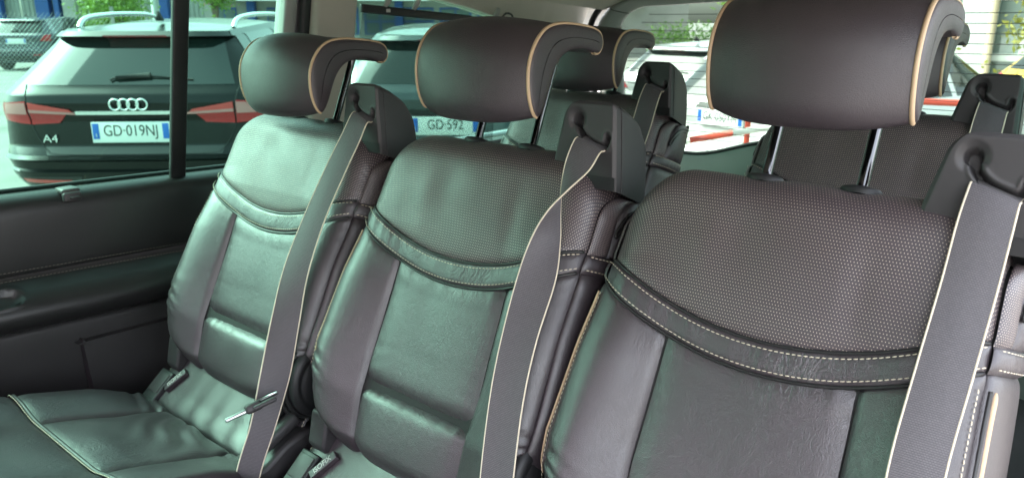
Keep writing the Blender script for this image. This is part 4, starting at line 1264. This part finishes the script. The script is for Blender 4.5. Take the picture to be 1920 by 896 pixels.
bd('beam', bx_((-20, -.15, 3.0), (13, .2, .25)), M_COLB)
bd('grey_pier', bx_((-18.5, -.3, 2.6), (.55, .4, 5.2)), M_CONC)
bd('wall', bx_((-3.0, .15, 2.6), (21, .3, 5.2)), M_CONC)
bd('plinth', bx_((-8, .05, .12), (40, .3, .24)), M_CONC)
for x_ in (-12.2, -9.9, -7.2, -5.6, -4.0, -2.4, -.8, .8):   # blue framed windows
    W_ = 1.0 if x_ < -9 else 1.35
    f_ = bd('window', bx_((x_, -.01, 1.45), (W_, .06, 1.1)), M_COLB)
    for k_ in (-1, 1):
        for z_ in (1.17, 1.70):
            bd('pane', bx_((x_ + k_ * W_ * .235, -.045, z_), (W_ * .41, .02, .45)), plain('window_glass', (.10, .13, .13), .15, spec=.6) if 'window_glass' not in bpy.data.materials else bpy.data.materials['window_glass'], f_)
for x_ in (-10.95, -4.75, -8.4): bd('steel_column', bx_((x_, -.3, 1.15), (.32, .3, 2.3)), M_COLB)
bd('doorway', bx_((-11.05, -.03, 1.05), (.30, .12, 2.1)), M_INK)
bd('canopy', bx_((-3.2, -.7, 2.42), (18, 1.6, .32)), M_FASC)
bd('roof', bx_((-10, 2.2, 5.3), (40, 5, .2)), M_CLAD)

# kiosk, posts, fence
k0 = yard(-9.35, 27)
ks = empty('blue_kiosk', k0, YAW, 'small blue cabinet with white lattice board on top, beyond the estate car', 'kiosk')
g = MB(); g.box((0, 0, .30), (.78, .4, .60), r=.02); g.build('cabinet', M_COLB, ks)
g = MB(); g.box((-.14, -.205, .27), (.34, .012, .42), r=.003); g.build('notice', M_FASC, ks)
g = MB(); g.box((.18, -.205, .30), (.09, .012, .3), r=.003); g.build('slot_panel', M_INK, ks)
g = MB(); g.box((0, 0, .80), (.86, .05, .40), r=.005); lat = g.build('lattice_board', M_FASC, ks)
g = MB()
for i in range(-4, 9):
    g.box((-.43 + i * .11 + .1, -.03, .80), (.014, .01, .52), rot=np.array(Matrix.Rotation(rad(45), 3, 'Y'))); g.box((-.43 + i * .11 - .1, -.034, .80), (.014, .01, .52), rot=np.array(Matrix.Rotation(rad(-45), 3, 'Y')))
V_ = np.vstack(g.v); 
g.build('lattice_slats', plain('lattice_grey', (.5, .52, .5), .6), lat, kind='stuff')
pst = empty('bollard_post', yard(-7.3, 22), label='thin dark post standing right of the blue kiosk', cat='post')
g = MB(); g.tube([(0, 0, 0), (0, 0, 1.08)], .035, 10); g.build('shaft', M_INK, pst)
lp_ = empty('lamp_post', yard(-8.9, 20), label='grey steel lamp post rising beside the leafy bush', cat='lamp post')
g = MB(); g.tube([(0, 0, 0), (0, 0, 2.6), (0, 0, 5.2)], [.10, .085, .06], 14); g.build('shaft', plain('galvanised', (.42, .44, .43), .45, metal=.3), lp_)
g = MB(); g.box((0, .3, 5.25), (.18, .75, .10), r=.03); g.build('lamp_head', M_CLAD, lp_)
fe = empty('wire_fence', yard(-7.6, 11.2), YAW, 'diamond wire mesh fence left of the estate car', 'fence')
g = MB(); M_WIRE = plain('galvanised_wire', (.45, .47, .46), .5, metal=.4)
for i in range(-30, 62):
    x_ = -2.0 + i * .065
    for sg in (-1, 1):
        xa, xb_ = x_, x_ + sg * 1.55
        za, zb = .05, 1.6
        lo, hi = -2.0, 2.0
        t0_, t1_ = 0., 1.
        d_ = xb_ - xa
        ta, tb_ = (lo - xa) / d_, (hi - xa) / d_
        t0_, t1_ = max(0, min(ta, tb_)), min(1, max(ta, tb_))
        if t1_ > t0_: g.tube([(xa + d_ * t0_, .004 * sg, za + (zb - za) * t0_), (xa + d_ * t1_, .004 * sg, za + (zb - za) * t1_)], .0016, 4, caps=False)
g.build('wire_mesh', M_WIRE, fe, kind='stuff')
for x_ in (-2.0, 0, 2.0):
    g = MB(); g.tube([(x_, 0, 0), (x_, 0, 1.68)], .024, 10); g.build('fence_post', M_WIRE, fe)

# pale frame building on the right
gb_ = empty('glazed_pavilion', (-2.0, 15.2, 0), rad(-10), 'pale glazed building with upright posts at the upper right', 'building')
M_PALE = plain('pale_frame', (.48, .50, .49), .6); M_PG = plain('pavilion_glass', (.16, .20, .19), .08, spec=.7)
for x_, w_ in ((-1.9, .14), (-.55, .5), (.2, .10), (1.5, .40), (2.9, .1), (4.2, .5)):
    g = MB(); g.box((x_, 0, 2.2), (w_, .25, 4.4), r=.01); g.build('post', M_PALE, gb_, smooth=False)
for z_ in (.9, 2.3, 4.3):
    g = MB(); g.box((1.1, .12, z_), (6.6, .12, .12)); g.build('cross_rail', M_PALE, gb_, smooth=False)
for x_, w_ in ((-1.25, 1.1), (-.12, .5), (.85, 1.1), (2.3, 1.2), (3.5, 1.0)):
    g = MB(); g.box((x_, .16, 2.2), (w_, .03, 4.2)); g.build('pane', M_PG, gb_, smooth=False)
g = MB(); g.box((1.1, 1.8, 4.45), (7, 4, .15)); g.build('roof', M_PALE, gb_, smooth=False)
g = MB(); g.box((1.1, 3.7, 2.2), (6.8, .2, 4.4)); g.build('rear_wall', M_PALE, gb_, smooth=False)
bs = empty('beige_mast', (-2.05, 13.4, 0), label='slim beige mast in front of the glazed building', cat='mast')
g = MB(); g.tube([(0, 0, 0), (0, 0, 4.5)], .055, 12); g.build('shaft', plain('beige_metal', (.42, .34, .24), .6), bs)

def leafmat(name, c1, c2):
    m, t, b = new_mat(name)
    oi = t.nodes.new('ShaderNodeNewGeometry'); cr = t.nodes.new('ShaderNodeMix'); cr.data_type = 'RGBA'
    cr.inputs[6].default_value = (*c1, 1); cr.inputs[7].default_value = (*c2, 1)
    t.links.new(oi.outputs['Random Per Island'], cr.inputs[0]); t.links.new(cr.outputs[2], b.inputs['Base Color'])
    b.inputs['Roughness'].default_value = .55
    tl_ = t.nodes.new('ShaderNodeBsdfTranslucent'); t.links.new(cr.outputs[2], tl_.inputs[0])
    ms = t.nodes.new('ShaderNodeMixShader'); ms.inputs[0].default_value = .35
    out = t.nodes['Material Output']
    t.links.new(b.outputs[0], ms.inputs[1]); t.links.new(tl_.outputs[0], ms.inputs[2]); t.links.new(ms.outputs[0], out.inputs[0])
    return m
L_FRESH = leafmat('fresh_leaves', (.11, .20, .035), (.22, .34, .06))
L_MID = leafmat('mid_leaves', (.07, .15, .035), (.14, .25, .055))
L_YEL = leafmat('yellow_leaves', (.22, .24, .04), (.36, .33, .07))
L_PINK = leafmat('pink_blossom', (.55, .16, .25), (.6, .3, .35))
M_BARK = plain('bark', (.12, .09, .065), .9, bump=(20, .6, .02), var=.3)
def leaves(mb, n, blobs, size, r_):
    blobs = np.asarray(blobs, float)
    wgt = np.prod(blobs[:, 3:6], axis=1); wgt /= wgt.sum()
    k = r_.choice(len(blobs), n, p=wgt)
    d = r_.normal(size=(n, 3)); d /= np.linalg.norm(d, axis=1)[:, None]
    rr = r_.uniform(.25, 1.0, n) ** .45 * (1 + .18 * r_.normal(size=n))
    # clumps
    cl = r_.normal(size=(len(blobs), 26, 3)); cl /= np.linalg.norm(cl, axis=2)[..., None]
    q = cl[k, r_.integers(0, 26, n)] * .85 + .30 * r_.normal(size=(n, 3))
    use = r_.random(n) < .75
    p = np.where(use[:, None], q, d * rr[:, None])
    C_ = blobs[k, :3] + p * blobs[k, 3:6]
    u = r_.normal(size=(n, 3)); u /= np.linalg.norm(u, axis=1)[:, None]
    v = np.cross(u, r_.normal(size=(n, 3))); v /= np.linalg.norm(v, axis=1)[:, None]
    s = size * r_.uniform(.6, 1.4, n)[:, None]
    V = np.stack([C_ - u * s, C_ + v * s * .45, C_ + u * s, C_ - v * s * .45], 1).reshape(-1, 3)
    F = np.arange(4 * n).reshape(n, 4)
    mb.add(V, F.tolist())
def tree(name, label, loc, trunk_h, tr, blobs, n, size, mat, group=None, cat='tree', seed=1, extra=None):
    r_ = np.random.default_rng(seed)
    r = empty(name, loc, label=label, cat=cat, group=group)
    g = MB()
    B_ = np.asarray(blobs, float)
    g.tube(spline([(0, 0, 0), (.03, .02, trunk_h * .5), (-.02, .03, trunk_h)], 10), np.linspace(tr, tr * .6, 10), 9)
    for b in B_:
        g.tube(spline([(0, 0, trunk_h * .75), (b[0] * .5, b[1] * .5, (trunk_h + b[2]) / 2), (b[0], b[1], b[2])], 8), np.linspace(tr * .5, tr * .12, 8), 6)
        for q in range(4):
            e = b[:3] + r_.normal(size=3) * b[3:6] * .5
            g.tube([b[:3], (b[:3] + e) / 2 + r_.normal(size=3) * .03, e], [tr * .15, tr * .1, tr * .04], 5)
    g.build('trunk', M_BARK, r)
    g = MB(); leaves(g, n, B_, size, r_); g.build('crown', mat, r, smooth=False)
    if extra:
        g = MB(); leaves(g, extra[0], B_, size * .7, r_); g.build('blossom', extra[1], r, smooth=False)
    return r
tree('leafy_bush', 'bright green bush rising above the roof of the estate car', yard(-9.0, 18), .9, .07, [(-.35, 0, 1.5, .55, .5, .55), (.35, .1, 1.55, .6, .5, .5), (0, 0, 2.1, .8, .6, .6), (-.6, 0, 1.95, .4, .4, .4), (.7, 0, 2.1, .45, .4, .4), (0, 0, .9, .7, .6, .5)], 6500, .045, L_FRESH, cat='bush', seed=4)
tree('flowering_tree', 'small tree with pink blossom and bare trunk right of the window bar', yard(-7.42, 20), 1.75, .075, [(-.1, 0, 2.15, .38, .38, .35), (.3, 0, 2.05, .35, .35, .28), (.1, 0, 2.6, .6, .5, .45), (-.35, 0, 2.4, .35, .35, .35), (.55, 0, 2.3, .3, .3, .3)], 3200, .05, L_FRESH, seed=5, extra=(260, L_PINK))
bt_ = [
    ('roadside_tree', 'light green spreading tree seen through the rear window', (-9.4, 24.5, 0), 1.8, .2, [(-.6, 0, 2.6, 1.1, 1, .9), (.9, 0, 2.8, 1.2, 1, 1.0), (0, 0, 3.8, 1.4, 1.1, 1.0), (-1.2, 0, 1.9, .8, .7, .6), (1.5, .2, 2.0, .8, .7, .6), (.2, 0, 1.7, .9, .7, .5)], 14000, .105, L_FRESH, 6),
    ('roadside_tree', 'mid green drooping tree right of the light green one', (-6.4, 24.0, 0), 1.6, .2, [(0, 0, 2.3, 1.2, 1, .8), (.2, 0, 3.3, 1.1, 1, .9), (-.7, 0, 1.7, .8, .7, .5), (.9, 0, 1.8, .8, .7, .5), (.3, 0, 4.4, .8, .8, .8)], 12000, .105, L_MID, 7),
    ('roadside_tree', 'green tree mostly hidden behind the nearest headrest', (-3.4, 23.5, 0), 1.6, .2, [(0, 0, 2.3, 1.3, 1, .9), (.2, 0, 3.5, 1.3, 1, 1.0)], 8000, .11, L_FRESH, 8),
    ('yellow_tree', 'yellow green tree beyond the glazed building', (-1.35, 14.2, 0), 1.1, .09, [(0, 0, 1.9, .45, .4, .4), (.3, 0, 2.2, .4, .4, .35), (-.2, 0, 1.4, .4, .35, .3)], 2600, .05, L_YEL, 9),
]
for nm, lab, loc, th_, tr_, bl_, n_, sz_, mt_, sd_ in bt_:
    tree(nm, lab, loc, th_, tr_, bl_, n_, sz_, mt_, 'trees beyond the rear window', seed=sd_)
hg = MB(); r_ = np.random.default_rng(12)
leaves(hg, 7000, [(x_, 0, .75, .55, .35, .55) for x_ in np.arange(-3.6, 4.6, .6)], .06, r_)
o = hg.build('clipped_hedge', L_MID, smooth=False); o.location = (-7.6, 20.5, 0)
tag(o, 'low green hedge below the trees outside the rear window', 'hedge')
hg = MB(); leaves(hg, 3000, [(x_, 0, .45, .4, .35, .45) for x_ in np.arange(-1.2, 1.4, .4)], .045, r_)
o = hg.build('yellow_bush', L_YEL, smooth=False); o.location = (-1.75, 9.9, 0)
tag(o, 'low yellow green bush outside the right part of the rear window', 'bush')
